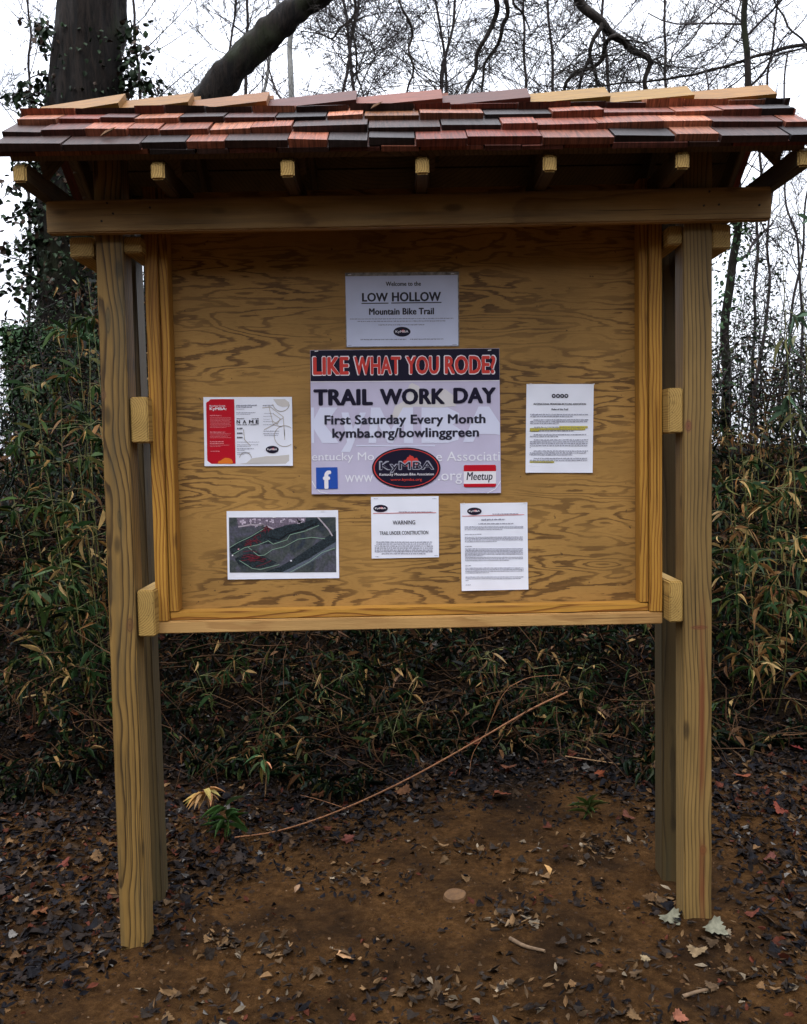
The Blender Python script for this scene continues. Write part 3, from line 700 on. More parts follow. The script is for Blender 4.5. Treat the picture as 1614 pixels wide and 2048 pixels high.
S.lines('map_clearing_edge', [[Z4(350, 1590), Z4(440, 1535), Z4(560, 1480), Z4(700, 1395)], [Z4(380, 1660), Z4(500, 1590), Z4(640, 1560), Z4(740, 1520), Z4(790, 1555), Z4(930, 1510), Z4(960, 1460), Z4(1120, 1420), Z4(1250, 1365)], [Z4(590, 1630), Z4(640, 1670), Z4(700, 1665), Z4(780, 1610), Z4(900, 1580), Z4(1040, 1505), Z4(1180, 1485), Z4(1310, 1500)], [Z4(960, 1838), Z4(1160, 1730), Z4(1280, 1640), Z4(1424, 1590)], [Z4(450, 1720), Z4(580, 1800), Z4(660, 1810), Z4(850, 1760)], [Z4(530, 1580), Z4(575, 1615)]], 1.1, mat_flat('trail_green_ink', (.26, .40, .31), .5), 4, im)
rs = []
for _ in range(26):
    u, v = rdm.uniform(470, 720), 0; v = 1600 - (u - 470) * .75 + rdm.uniform(-10, 60); rs.append([Z4(u, v - 40), Z4(u + rdm.uniform(20, 60), v - 60), Z4(u + rdm.uniform(40, 90), v - 30)])
for _ in range(20):
    u, v = rdm.uniform(410, 600), rdm.uniform(1630, 1730); rs.append([Z4(u, v), Z4(u + 70, v - 12), Z4(u + 140, v + 4)])
rs += [[Z4(740, 1480), Z4(850, 1510), Z4(930, 1450), Z4(1100, 1400), Z4(1230, 1345)], [Z4(620, 1780), Z4(700, 1755), Z4(770, 1720)]]
S.lines('map_trail_loops', rs[::2] + rs[-2:], .75, mat_flat('trail_red_ink', (.22, .015, .035), .5), 5, im)
S.ell('map_marker', *Z4(380, 1668), 1.6, 1.4, M_white, 5, im); S.ell('map_marker', *Z4(440, 1605), 1.6, 1.4, mat_flat('pink_ink', (.7, .3, .35)), 5, im); S.ell('map_marker', *Z4(970, 1722), 1.8, 1.4, M_white, 5, im)
staples(S, [(645, 1019.5 + 2.5), (549, 1034.5)])

# rules sheet
def Z6(x, y): return 1030 + x / 8.967, 750 + y / 8.967
S = Sheet('laminated_notice', 'white rules sheet with yellow highlighted lines, beside the right frame', 'notice', Z6(205, 162), Z6(1412, 162), Z6(188, 1752), Z6(1391, 1754), M_paper, .003, curl=.002)
for x in (693, 770, 845, 920): S.ell('chain_ring_mark', *Z6(x, 375), 4.0, 4.0, M_ink, 2, None, .45)
def T6(s_, x0, x1, y0, y1, b_=.02): a = Z6(x0, y0); c = Z6(x1, y1); return (s_, a[0], c[0], a[1], c[1], b_)
S.text('heading', [T6('INTERNATIONAL MOUNTAIN BICYCLING ASSOCIATION', 335, 1272, 503, 537, .03), T6('Rules of the Trail', 655, 950, 596, 632, .03)], M_ink, 2)
rows = [(270, 1315, 708), (270, 1030, 742), (335, 1325, 802), (270, 1300, 835), (270, 780, 868), (345, 1300, 935), (268, 1258, 967), (265, 1060, 1000), (335, 1280, 1068), (265, 770, 1100), (335, 1310, 1163), (265, 1305, 1197), (265, 1300, 1230), (265, 1300, 1265), (265, 290, 1298), (335, 1305, 1362), (265, 1280, 1397), (260, 1030, 1430), (335, 1305, 1495), (265, 1300, 1530), (262, 700, 1558)]
S.micro('body_text', [(Z6(a, 0)[0], Z6(b_, 0)[0], Z6(0, y)[1], 1.6) for a, b_, y in rows], M_grey, 3, seed=8)
S.polys('highlight', [[Z6(*q) for q in p] for p in ([(790, 915), (1303, 915), (1303, 951), (790, 951)], [(265, 951), (1260, 951), (1260, 985), (265, 985)], [(262, 985), (430, 985), (430, 1012), (262, 1012)], [(262, 1545), (700, 1545), (700, 1573), (262, 1573)])], M_yel, 2)
staples(S, [Z6(265, 166), Z6(1395, 166), Z6(230, 1748)])

# warning sheet
def Z5(x, y): return 720 + x / 4.483, 980 + y / 4.483
def T5(s_, x0, x1, y0, y1, b_=.02): a = Z5(x0, y0); c = Z5(x1, y1); return (s_, a[0], c[0], a[1], c[1], b_)
S = Sheet('laminated_notice', 'nearly square white sheet reading WARNING TRAIL UNDER CONSTRUCTION', 'notice', Z5(98, 62), Z5(705, 55), Z5(105, 615), Z5(708, 603), M_paper, .003)
badge(S, *Z5(184, 165), 14.5, 7.3, 2, False)
S.lines('rule_line', [[Z5(118, 209), Z5(682, 202)]], .9, M_red, 2)
S.text('heading', [T5('WARNING', 293, 495, 272, 309, .02), T5('TRAIL UNDER CONSTRUCTION', 175, 612, 367, 400, .02)], M_ink, 2)
S.micro('body_text', [(Z5(348, 0)[0], Z5(655, 0)[0], Z5(0, 196)[1], 1.5)] + [(Z5(a, 0)[0], Z5(b_, 0)[0], Z5(0, y)[1], 1.7) for a, b_, y in ((145, 648, 467), (148, 640, 484), (133, 655, 502), (133, 655, 520), (133, 655, 538), (133, 652, 553), (195, 590, 571))] + [(Z5(125, 0)[0], Z5(160, 0)[0], Z5(0, 78)[1], 1.), (Z5(650, 0)[0], Z5(685, 0)[0], Z5(0, 78)[1], 1.), (Z5(140, 0)[0], Z5(172, 0)[0], Z5(0, 597)[1], 1.), (Z5(668, 0)[0], Z5(700, 0)[0], Z5(0, 587)[1], 1.)], M_grey, 2, seed=9)

# long letter
S = Sheet('laminated_notice', 'tall white letter with dense text and oval badge, lowest at right', 'notice', Z5(898, 120), Z5(1500, 112), Z5(912, 905), Z5(1510, 892), M_paper, .003, curl=.002)
badge(S, *Z5(1025, 190), 14.5, 7.3, 2, False)
S.lines('rule_line', [[Z5(915, 234), Z5(1472, 220)]], .9, M_red, 2)
rows = [(1188, 1420, 215, 1.4), (1088, 1300, 266, 2.2), (1060, 1375, 303, 1.8)] + [(938, 1465, 329, 1.2), (938, 1465, 341, 1.2), (938, 1280, 355, 1.2), (940, 1090, 399, 1.3), (940, 1460, 423, 1.2), (940, 1460, 435, 1.2), (940, 1460, 448, 1.2), (940, 1230, 463, 1.2), (942, 1005, 506, 1.3)] + [(942, 1462, y, 1.3) for y in (527, 540, 552, 565, 577)] + [(942, 1105, 590, 1.2)] + [(945, 1462, y, 1.3) for y in (604, 617)] + [(945, 1335, 632, 1.2), (945, 995, 679, 1.3)] + [(945, 1468, y, 1.3) for y in (700, 714, 728)] + [(945, 1155, 743, 1.3), (946, 1468, 780, 1.2), (946, 1440, 795, 1.2), (946, 975, 812, 1.2), (947, 992, 852, 1.3)]
S.micro('body_text', [(Z5(a, 0)[0], Z5(b_, 0)[0], Z5(0, y)[1], h, -.6) for a, b_, y, h in rows], M_grey, 2, seed=10)
staples(S, [Z5(925, 121), Z5(1480, 114)])

# ------------------------------------------------------------------ tubes and leaves
class Tubes:
    def __init__(s): s.V = []; s.Q = []; s.n = 0
    def add(s, pts, rad, k=5):
        pts = np.array([tuple(p) for p in pts], float); n = len(pts); rad = np.asarray(rad, float) * np.ones(n)
        T = np.gradient(pts, axis=0); T /= (np.linalg.norm(T, axis=1)[:, None] + 1e-9)
        a = np.array([0, 0, 1.]) if abs(T[0][2]) < .9 else np.array([1., 0, 0])
        U = np.cross(T, a); U /= (np.linalg.norm(U, axis=1)[:, None] + 1e-9); Wv = np.cross(T, U)
        an = np.arange(k) * 2 * math.pi / k
        ring = pts[:, None] + rad[:, None, None] * (np.cos(an)[None, :, None] * U[:, None] + np.sin(an)[None, :, None] * Wv[:, None])
        s.V.append(ring.reshape(-1, 3)); I = np.arange(n * k).reshape(n, k) + s.n
        J = np.roll(I, -1, 1); s.Q.append(np.stack([I[:-1], J[:-1], J[1:], I[1:]], -1).reshape(-1, 4)); s.n += n * k
    def build(s, name, mat, parent=None):
        return mesh_np(name, np.concatenate(s.V), np.concatenate(s.Q), mat, parent, smooth=True)
def catmull(P, m=6):
    P = [Vector(p) for p in P]; P = [P[0] * 2 - P[1]] + P + [P[-1] * 2 - P[-2]]; o = []
    for i in range(1, len(P) - 2):
        for j in range(m):
            t = j / m; a, b_, c, d = P[i - 1:i + 3]
            o.append(.5 * ((2 * b_) + (c - a) * t + (2 * a - 5 * b_ + 4 * c - d) * t * t + (3 * b_ - a - 3 * c + d) * t ** 3))
    o.append(P[-2]); return o
def wob(pts, amp, fr, seed):
    return [p + Vector((noise.noise((p.x * fr, p.z * fr, seed)), noise.noise((p.z * fr, p.x * fr, seed + 9)), 0)) * amp for p in pts]

# leaf outlines in a unit frame: x along the leaf, y across, z up
def blade(seg=4, w=.5, droop=.25, fold=.25):
    V, Q = [], []
    for i in range(seg + 1):
        t = i / seg; ww = w * math.sin(math.pi * min(1, t ** .75 * .97 + .02)) ; z = -droop * t * t
        V += [(t, -ww / 2, z + fold * ww * .5), (t, 0, z), (t, ww / 2, z + fold * ww * .5)]
    for i in range(seg):
        a = i * 3; Q += [(a, a + 1, a + 4, a + 3), (a + 1, a + 2, a + 5, a + 4)]
    return np.array(V), np.array(Q)
def lobed():
    """five pointed maple leaf, slightly curled"""
    out = [(0, 0), (.06, .10), (-.04, .30), (.14, .28), (.16, .46), (.30, .42), (.36, .56), (.46, .42), (.56, .44), (.56, .27), (.74, .30), (.76, .16), (.90, .12), (1, 0)]
    pts = out + [(x, -y) for x, y in out[-2:0:-1]]
    V = [(x, y, (.30 + .25 * math.sin(x * 9)) * abs(y) ** 1.5 + .10 * math.sin(x * 5)) for x, y in pts] + [(x, 0, .12 * math.sin(x * 5)) for x in (.2, .45, .7)]
    n = len(pts); T = []
    for i in range(n):
        j = (i + 1) % n; mx = (pts[i][0] + pts[j][0]) / 2
        T.append((i, j, n + (0 if mx < .32 else (1 if mx < .58 else 2))))
    cc_ = [t[2] for t in T]
    T += [(cc_[i], (i + 1) % n, cc_[(i + 1) % n]) for i in range(n) if cc_[i] != cc_[(i + 1) % n]]
    return np.array(V), np.array(T)
def scatter(protos, P, A, S, Wd, col, pick=None):
    """P positions, A (k,3,3) frames (columns: along, across, up), S lengths, Wd widths"""
    Vs, Fs, Cs, n = [], [], [], 0
    pick = rng.integers(0, len(protos), len(P)) if pick is None else pick
    for k, (pv, pf) in enumerate(protos):
        sel = np.where(pick == k)[0]
        if not len(sel): continue
        sc = np.stack([S[sel], Wd[sel], S[sel]], -1)
        L = pv[None] * sc[:, None]
        Wp = np.einsum('kij,kvj->kvi', A[sel], L) + P[sel][:, None]
        m = len(pv); Vs.append(Wp.reshape(-1, 3)); Fs.append((pf[None] + (np.arange(len(sel)) * m)[:, None, None] + n).reshape(-1, pf.shape[1])); n += len(sel) * m
        Cs.append(np.repeat(col[sel], m, 0))
    return np.concatenate(Vs), Fs, np.concatenate(Cs)
def frames(az, el, roll):
    """leaf pointing to azimuth az, elevation el"""
    x = np.stack([np.cos(az) * np.cos(el), np.sin(az) * np.cos(el), np.sin(el)], -1)
    h = np.stack([-np.sin(az), np.cos(az), np.zeros_like(az)], -1); z = np.cross(x, h)
    y = h * np.cos(roll)[:, None] + z * np.sin(roll)[:, None]; z2 = np.cross(x, y)
    return np.stack([x, y, z2], -1)
def colors(n, table):
    c = np.array([t[0] for t in table]); w = np.array([t[1] for t in table], float)
    return c[rng.choice(len(c), n, p=w / w.sum())] * rng.uniform(.65, 1.35, (n, 1))
GREEN = [((.004, .011, .0035), 6), ((.008, .019, .005), 4), ((.022, .030, .007), 2.0), ((.002, .004, .002), 10), ((.055, .048, .012), .7), ((.25, .155, .06), .9), ((.085, .040, .016), 2.2), ((.045, .022, .011), 2)]
CANEC = [((.013, .032, .009), 7), ((.030, .055, .013), 4), ((.07, .072, .018), 2.2), ((.36, .24, .095), 2.0), ((.17, .085, .03), 2.2)]
IVYC = [((.014, .024, .012), 5), ((.022, .040, .018), 4), ((.035, .022, .014), 2)]
LITTER = [((.011, .008, .007), 8), ((.021, .015, .012), 5), ((.006, .0055, .007), 7), ((.042, .024, .012), 2.8), ((.10, .055, .024), .9), ((.055, .015, .008), 1.3), ((.085, .078, .070), .7)]
BL = [blade(4, 1., .22, .3), blade(4, 1., .55, .2), blade(4, 1., -.1, .4)]
OV = [blade(3, 1., .15, .5), blade(3, 1., -.35, .3), blade(3, 1., .4, -.4)]
LB = [lobed()]

# ---- leaf litter on the ground
def hit(px, py):
    """where the ground lies under a point of the photo"""
    y = -.9
    while y < 4:
        p = at(px, py, y)
        if p.z <= gz(p.x, y): return p.x, y, gz(p.x, y)
        y += .01
    return p.x, y, gz(p.x, y)
n = 90000
x = rng.uniform(-3.2, 3.4, n); y = -.75 + 4.4 * rng.random(n) ** .95
def soil_open(x, y):
    """1 on the bare trodden patch, 0 in the litter"""
    a = np.clip((1.15 + .25 * np.sin(x * 3) - y) / .5, 0, 1)
    l = np.clip((x + .95 - .18 * np.clip(y, 0, 2) * 1.6 + .5 * np.clip(-y + .02, 0, .4) * 2.2) / .3, 0, 1)
    r = np.clip((1.22 + .1 * np.sin(y * 5) - x + .3 * np.clip(-y, 0, 1)) / .28, 0, 1)
    return a * np.minimum(l, 1) * r * np.clip((y + .50) / .14, .6, 1)
op = soil_open(x, y)
clump = np.array([noise.noise((a * 4.2, b_ * 4.2, 2.)) for a, b_ in zip(x, y)])
keep = rng.random(n) > op * (.945 - .30 * (clump > .14) + .03 * (clump < -.1))
x, y = x[keep], y[keep]
ex = []
for px, py, m_, sg in ((460, 1890, 60, .07), (560, 1905, 30, .06), (620, 1960, 30, .08), (700, 1925, 16, .05), (1040, 1845, 60, .06), (1060, 1760, 26, .07), (1335, 1800, 34, .06), (1420, 1880, 26, .06), (850, 2000, 60, .10), (1290, 1945, 24, .07), (1190, 1700, 90, .11), (720, 1745, 50, .09), (1500, 1960, 60, .10), (350, 1790, 26, .05), (980, 1960, 40, .10), (1150, 2010, 50, .12), (1180, 1890, 24, .06), (900, 1700, 40, .12), (420, 2000, 60, .12)):
    q = hit(px, py); ex.append(np.stack([rng.normal(q[0], sg, m_), rng.normal(q[1], sg * .6, m_)], -1))
ex = np.concatenate(ex); x = np.concatenate([x, ex[:, 0]]); y = np.concatenate([y, ex[:, 1]]); n = len(x)
z = np.array([gzq(a, b_) for a, b_ in zip(x, y)])
S = rng.uniform(.012, .042, n) * np.where(rng.random(n) < .08, 1.6, 1); S *= np.where(soil_open(x, y) > .5, .72, 1)
P = np.stack([x, y, z + rng.uniform(.001, .014, n)], -1)
Fm = frames(rng.uniform(0, 6.283, n), rng.normal(0, .28, n), rng.normal(0, .45, n))
pick = np.where(rng.random(n) < .22, 3, rng.integers(0, 3, n))
LC = colors(n, LITTER); m_ = len(ex); LC[-m_:] = colors(m_, [((.12, .070, .032), 2.5), ((.055, .034, .018), 4), ((.16, .125, .085), .9), ((.022, .016, .012), 5)]); S[-m_:] = rng.uniform(.014, .042, m_)
v, f, c = scatter(OV + LB, P, Fm, S, S * np.where(pick == 3, 1., rng.uniform(.3, .6, n)), LC, pick)
tag(mesh_np('leaf_litter', v, f, M_dead, col=c), 'dark wet fallen leaves littering the ground round the posts', 'leaf litter', kind='stuff')
# pebbles and crumbs of soil
n = 14000; x = rng.uniform(-1.6, 1.7, n); y = rng.uniform(-.7, 1.3, n)
ov = np.array([(0, 0, .6), (1, 0, 0), (.3, .9, 0), (-.8, .6, 0), (-.8, -.6, 0), (.3, -.9, 0)]); of = np.array([(0, 1, 2), (0, 2, 3), (0, 3, 4), (0, 4, 5), (0, 5, 1)])
z = np.array([gzq(a, b_) for a, b_ in zip(x, y)]); S = rng.gamma(2., .0016, n)
v, f, c = scatter([(ov, of)], np.stack([x, y, z - .0005], -1), frames(rng.uniform(0, 6, n), np.zeros(n), rng.normal(0, .2, n)), S, S * .8, colors(n, [((.05, .024, .009), 6), ((.022, .012, .006), 6), ((.11, .07, .04), .4)]))
tag(mesh_np('soil_crumbs', v, f, M_dead, col=c), 'crumbs and grit scattered over the trodden soil', 'grit', kind='stuff')

# ---- undergrowth on the bank: narrow cane leaves and small evergreen leaves
def topline(x):
    """height of the growth above the ground"""
    l = 1.15 * ss((-x - 1.05) / .5) * (1 - .30 * ss((-x - 2.1) / .6)); r = .24 * ss((x - 1.2) / .6) + .2 * ss((x - 2.4) / .8)
    return .50 + l + r + .16 * noise.noise((x * 1.8, 7., 0.))
n = 120000
x = rng.uniform(-3.9, 4.2, n); yb = 1.42 + .18 * np.sin(x * 4) + .12 * np.sin(x * 9 + 1); y = yb + 3.6 * rng.random(n) ** 1.25
gg = np.array([gz(a, b_, False) for a, b_ in zip(x, y)]); tl = np.array([topline(a) for a in x])
front = np.clip((y - yb) / .7, .12, 1)
u = rng.random(n); h = u ** .8 * tl * front * (1 + .3 * (rng.random(n) < .04))
cl = np.array([noise.noise((a * 3.1, b_ * 3.1, c_ * 3.4)) for a, b_, c_ in zip(x, y, h)])
keep = cl > -.05 + .12 * rng.standard_normal(n); keep &= ~((y < .5)); 
x, y, h, gg, cl = x[keep], y[keep], h[keep], gg[keep], cl[keep]; n = len(x)
P = np.stack([x, y, gg + h + .01], -1)
az = rng.normal(-math.pi / 2, 1.2, n); el = rng.normal(-.45, .55, n)
S = rng.uniform(.035, .105, n); Wd = S * rng.uniform(.09, .17, n)
small = rng.random(n) < .42
S = np.where(small, rng.uniform(.014, .032, n), S); Wd = np.where(small, S * .6, Wd)
col = colors(n, GREEN); col = np.where((small & (col[:, 0] > .1))[:, None], col * .3, col)
v, f, c = scatter(BL, P, frames(az, el, rng.normal(0, .8, n)), S, Wd, col)
tag(mesh_np('undergrowth', v, f, M_leaf, col=c), 'dense dark evergreen and cane-leaf undergrowth covering the bank', 'undergrowth', kind='stuff')
# thin dead stems tangled in it
T = Tubes(); rd = random.Random(11)
for _ in range(2000):
    X = rd.uniform(-3.6, 4.0); Y = 1.35 + 2.6 * rd.random() ** 1.2; Z = gz(X, Y, False); tl_ = topline(X) * min(1, .35 + (Y - 1.3))
    p = Vector((X, Y, Z + rd.uniform(0, tl_ * .8))); d = Vector((rd.gauss(0, 1), rd.gauss(-.3, .6), rd.gauss(.35, .6))).normalized(); L = rd.uniform(.15, .75)
    pts = [p + d * L * t + Vector((0, 0, -.3 * L * t * t)) + Vector((rd.gauss(0, .012), 0, rd.gauss(0, .012))) for t in np.linspace(0, 1, 6)]
    T.add(pts, np.linspace(.0032, .001, 6) * rd.uniform(.6, 1.2), 3)
tag(T.build('bramble_stems', mat_flat('bramble_stem', (.055, .028, .013), .7, .1, .6, 9)), 'tangle of thin brown dead stems through the bank undergrowth', 'brambles', kind='stuff')

# ---- cane plants that stand out: stem with fans of long leaves
def cane_plant(base, top, lean, nfan, label, group, tab=CANEC, ls=(.06, .125), seed=0, sr=.004, arch=.35, spread=1., wf=(.08, .15)):
    rd = np.random.default_rng(seed); k = tag(empty('cane_plant', base), label, 'plant', group)
    b_, t = Vector(base), Vector(top); d = t - b_
    pts = [d * s + Vector(lean) * math.sin(math.pi * s) * .12 + Vector(lean) * arch * max(0, s - .55) ** 2 for s in np.linspace(0, 1, 12)]
    T = Tubes(); T.add(pts, np.linspace(sr, sr * .35, 12), 5)
    P_, az_, el_ = [], [], []
    for i in range(nfan):
        s = rd.uniform(.25, 1.0); q = pts[min(11, int(s * 11))]
        a = rd.uniform(0, 6.283); L = rd.uniform(.06, .22) * spread; e = rd.uniform(-.4, .5)
        tip = q + Vector((math.cos(a) * math.cos(e), math.sin(a) * math.cos(e), math.sin(e))) * L
        T.add([q, q.lerp(tip, .5) + Vector((0, 0, .01)), tip], [.0016, .0012, .0007], 3)
        for j in range(rd.integers(3, 8)):
            P_.append(tuple(q.lerp(tip, rd.uniform(.3, 1.)))); az_.append(a + rd.normal(0, .9)); el_.append(-.6 + rd.normal(0, .55))
    T.build('stem', M_stem, k)
    n = len(P_); S = rd.uniform(ls[0], ls[1], n)
    v, f, c = scatter(BL, np.array(P_), frames(np.array(az_), np.array(el_), rd.normal(0, .6, n)), S, S * rd.uniform(*wf, n), colors(n, tab), rd.integers(0, 3, n))
    mesh_np('leaves', v, f, M_leaf, k, c)
    return k
def gp(px, py, y): p = at(px, py, y); return (p.x, y, gz(p.x, y))
sd = 100
for px, py, y, lx in ((60, 700, 2.2, .2), (110, 640, 2.6, .3), (175, 545, 1.9, .2), (150, 590, 2.3, .1), (185, 620, 2.0, -.1), (40, 830, 1.9, .2), (130, 780, 1.8, -.1), (195, 700, 2.3, -.3), (20, 960, 1.7, .3), (95, 930, 1.6, .2), (160, 900, 1.7, .1), (200, 1000, 1.9, -.2), (50, 1100, 1.6, .2), (140, 1080, 1.6, .1)):
    t = at(px, py, y); sd += 1
    cane_plant((t.x + lx * .6, y + .15, gz(t.x + lx * .6, y + .15)), t, (lx, -.6, -.5), 16, 'leafy cane with green and straw-coloured leaves in the thicket left of the notice board', 'canes left of the notice board', seed=sd)
for px, py, y, lx in ((1470, 850, 2.4, .2), (1530, 830, 2.7, -.2), (1590, 850, 2.2, -.3), (1450, 900, 1.9, .2), (1540, 920, 1.9, .1), (1600, 980, 1.7, -.2), (1480, 1040, 1.6, .2), (1560, 1090, 1.6, .1)):
    t = at(px, py, y); sd += 1
    cane_plant((t.x + lx * .5, y + .15, gz(t.x + lx * .5, y + .15)), t, (lx, -.6, -.5), 14, 'leafy cane in the thicket right of the notice board', 'canes right of the notice board', seed=sd, tab=[(a, b_ * (1 if i < 2 else 1.7)) for i, (a, b_) in enumerate(CANEC)], wf=(.06, .12))
for px, py, y, lx in ((380, 1300, 1.8, .2), (480, 1290, 1.9, -.2), (620, 1320, 1.7, .2), (700, 1300, 1.9, .1), (840, 1330, 1.7, -.2), (950, 1290, 1.9, .2), (1060, 1310, 1.8, .1), (1180, 1290, 1.9, -.2), (1270, 1320, 1.8, .2), (760, 1400, 1.5, .2), (560, 1400, 1.5, -.2), (1130, 1400, 1.6, .2)):
    t = at(px, py, y); sd += 1
    cane_plant((t.x + lx * .5, y + .1, gz(t.x + lx * .5, y + .1)), t, (lx, -.5, -.4), 9, 'low leafy cane hanging in the dark undergrowth below the plywood panel', 'canes below the panel', seed=sd, tab=[((.015, .034, .010), 6), ((.035, .052, .015), 3), ((.30, .19, .08), 1.4), ((.10, .05, .02), 1.5)], ls=(.045, .10))
for px, py, y, lx in ((1440, 790, 2.9, .2), (1480, 800, 3.2, -.2), (1520, 785, 3.0, .2), (1565, 800, 3.3, -.2), (1605, 790, 3.0, -.2), (1500, 860, 2.6, .2), (1450, 980, 1.9, .2), (1590, 900, 2.4, -.2)):
    t = at(px, py, y); sd += 1
    cane_plant((t.x + lx * .4, y + .1, gz(t.x + lx * .4, y + .1)), t, (lx, -.4, -.3), 13, 'clump of dry tan stalks along the top of the bank at right', 'dry stalks on the right bank', seed=sd, tab=[((.26, .16, .065), 4), ((.15, .075, .028), 4), ((.05, .055, .015), 2)], ls=(.03, .09), wf=(.04, .10))
# the green sprig with straw-coloured leaves on the edge of the soil
def spray(name, label, px, py, y, leaves, mat_stem, height):
    """stem and named leaves: (x px, y px of tip, length m, width m, colour)"""
    b0 = Vector(hit(px, py)); k = tag(empty(name, b0), label, 'plant'); T = Tubes()
    top = Vector((0, -.02, height)); T.add([Vector((0, 0, 0)), top * .5 + Vector((.01, 0, 0)), top], [.003, .0022, .0015], 5); T.build('stem', mat_stem, k)
    P_, A_, S_, W_, C_ = [], [], [], [], []
    for hx, az, el, L, w, c in leaves:
        P_.append(tuple(top * hx)); A_.append((az, el)); S_.append(L); W_.append(w); C_.append(c)
    A_ = np.array(A_); n = len(P_)
    v, f, c = scatter(BL, np.array(P_), frames(A_[:, 0], A_[:, 1], rng.normal(0, .3, n)), np.array(S_), np.array(W_), np.array(C_), np.zeros(n, int))
    mesh_np('leaves', v, f, M_leaf, k, c)
straw = (.36, .215, .075)
def fan(n, colf, hx=(.5, 1.), L=(.08, .14), el=(-.6, .2), w=.02, seed=0):
    r_ = random.Random(seed)
    return [(r_.uniform(*hx), -math.pi / 2 + (-1.4 + 2.8 * i / max(1, n - 1)) + r_.gauss(0, .15), r_.uniform(*el), r_.uniform(*L), w * r_.uniform(.8, 1.2), tuple(c * r_.uniform(.8, 1.2) for c in colf(i))) for i in range(n)]
spray('cane_sprig', 'sprig of broad straw-coloured dead leaves beside the left posts', 415, 1650, .95, fan(11, lambda i: straw, (.75, 1.), (.07, .12), (-.75, .1), .024, 3), M_cane, .16)
spray('cane_sprig', 'low green grassy sprig on the soil edge behind the left posts', 455, 1665, .92, fan(26, lambda i: (.04, .085, .022), (.1, 1.), (.07, .13), (-.2, .8), .013, 4), M_stem, .12)
spray('cane_sprig', 'small straw-coloured leaf tuft hanging over green leaves, mid left', 530, 1600, 1.15, fan(9, lambda i: straw if i % 2 else (.05, .09, .03), (.8, 1.), (.06, .11), (-1.2, -.1), .018, 5), M_cane, .22)
spray('cane_sprig', 'short green grass tuft on the soil behind the right posts', 1175, 1630, 1.0, fan(22, lambda i: (.07, .11, .03) if i % 3 else (.25, .19, .07), (.0, .8), (.05, .10), (.1, 1.1), .008, 6), M_stem, .06)
spray('cane_sprig', 'pale dead cane leaves hanging at the far left edge', 25, 1420, 1.25, fan(7, lambda i: (.42, .30, .15), (.9, 1.), (.08, .13), (-1.5, -.8), .024, 7), M_cane, .27)
spray('cane_sprig', 'cluster of reddish dead stalks spilling beside the right front post', 1560, 1300, 1.3, fan(26, lambda i: (.27, .15, .07) if i % 3 else (.05, .08, .025), (.85, 1.), (.10, .20), (-1.3, -.1), .009, 8), M_cane, .34)

# ---- fallen cane lying across the bank
T = Tubes(); P0 = [Vector((p.x, p.y, max(p.z, gz(p.x, p.y) + .018))) for p in [at(470, 1702, .80), at(560, 1682, .86), at(680, 1632, 1.02), at(820, 1556, 1.22), at(960, 1478, 1.40), at(1060, 1420, 1.52), at(1135, 1384, 1.6)]]
T.add(catmull(P0, 4), np.linspace(.0032, .0052, 25), 6)
for a, b_, c_ in (((970, 1470, 1.4), (1000, 1400, 1.42), (1022, 1370, 1.45)), ((965, 1475, 1.4), (945, 1510, 1.36), (938, 1550, 1.3)), ((660, 1640, 1.0), (600, 1660, .92), (560, 1700, .84)), ((640, 1650, .98), (570, 1690, .85), (545, 1722, .8)), ((700, 1620, 1.04), (640, 1600, 1.05), (600, 1590, 1.06)), ((1022, 1372, 1.45), (1060, 1355, 1.5), (1120, 1350, 1.55))):
    T.add(catmull([at(*a), at(*b_), at(*c_)], 4), np.linspace(.0022, .0011, 9), 4)
tag(T.build('fallen_cane', mat_flat('red_brown_cane', (.20, .085, .035), .6, .2, .35, 60)), 'long thin orange-brown fallen cane lying diagonally across the bank', 'stick')
for pts, r_, lab in ((((1020, 1885, -.10), (1050, 1897, -.11), (1090, 1907, -.115)), .007, 'short brown stick half buried in the soil, between the front posts'),
                     (((1365, 1998, -.25), (1400, 1992, -.25), (1436, 1980, -.24)), .006, 'short pale stick in front of the right front post'),
                     (((218, 1866, .02), (232, 1858, .03), (250, 1846, .05)), .003, 'thin twig leaning by the foot of the left front post'),
                     (((40, 1760, .3), (62, 1740, .36), (92, 1718, .42)), .0045, 'dark twig on the leaf litter at far left'),
                     (((1130, 1478, 1.5), (1210, 1490, 1.4), (1305, 1518, 1.3)), .003, 'thin reddish twig lying behind the right posts')):
    T = Tubes(); Q_ = []
    for px, py, y in pts: p = at(px, py, y); Q_.append((p.x, y, gz(p.x, y) + r_ * (1.0 if y < 1 else 6))) if y >= 1 else Q_.append(tuple(Vector(hit(px, py)) + Vector((0, 0, r_))))
    T.add(catmull(Q_, 4), np.linspace(r_, r_ * .7, 9), 6); tag(T.build('stick', M_cane if r_ < .004 else mat_flat('stick_bark', (.13, .085, .05), .8, .2, .4, 40)), lab, 'stick')
# round flat piece of wood in the soil
p = hit(910, 1792)
bm = bmesh.new(); bmesh.ops.create_cone(bm, cap_ends=True, segments=28, radius1=.041, radius2=.037, depth=.012)
for v_ in bm.verts: q = 1 + .07 * noise.noise((v_.co.x * 40, v_.co.y * 40, 2.)); v_.co.x *= q; v_.co.y *= q
me = bpy.data.meshes.new('flat_stone'); bm.to_mesh(me); bm.free()
o = link('flat_stone', me, mat_flat('muddy_stone', (.085, .042, .015), .8, .3, .3, 60)); o.location = (p[0], p[1], p[2] + .001); o.rotation_euler = (R(3), R(-3), 0)
tag(o, 'round flat mud-coloured stone set in the soil between the posts', 'stone')
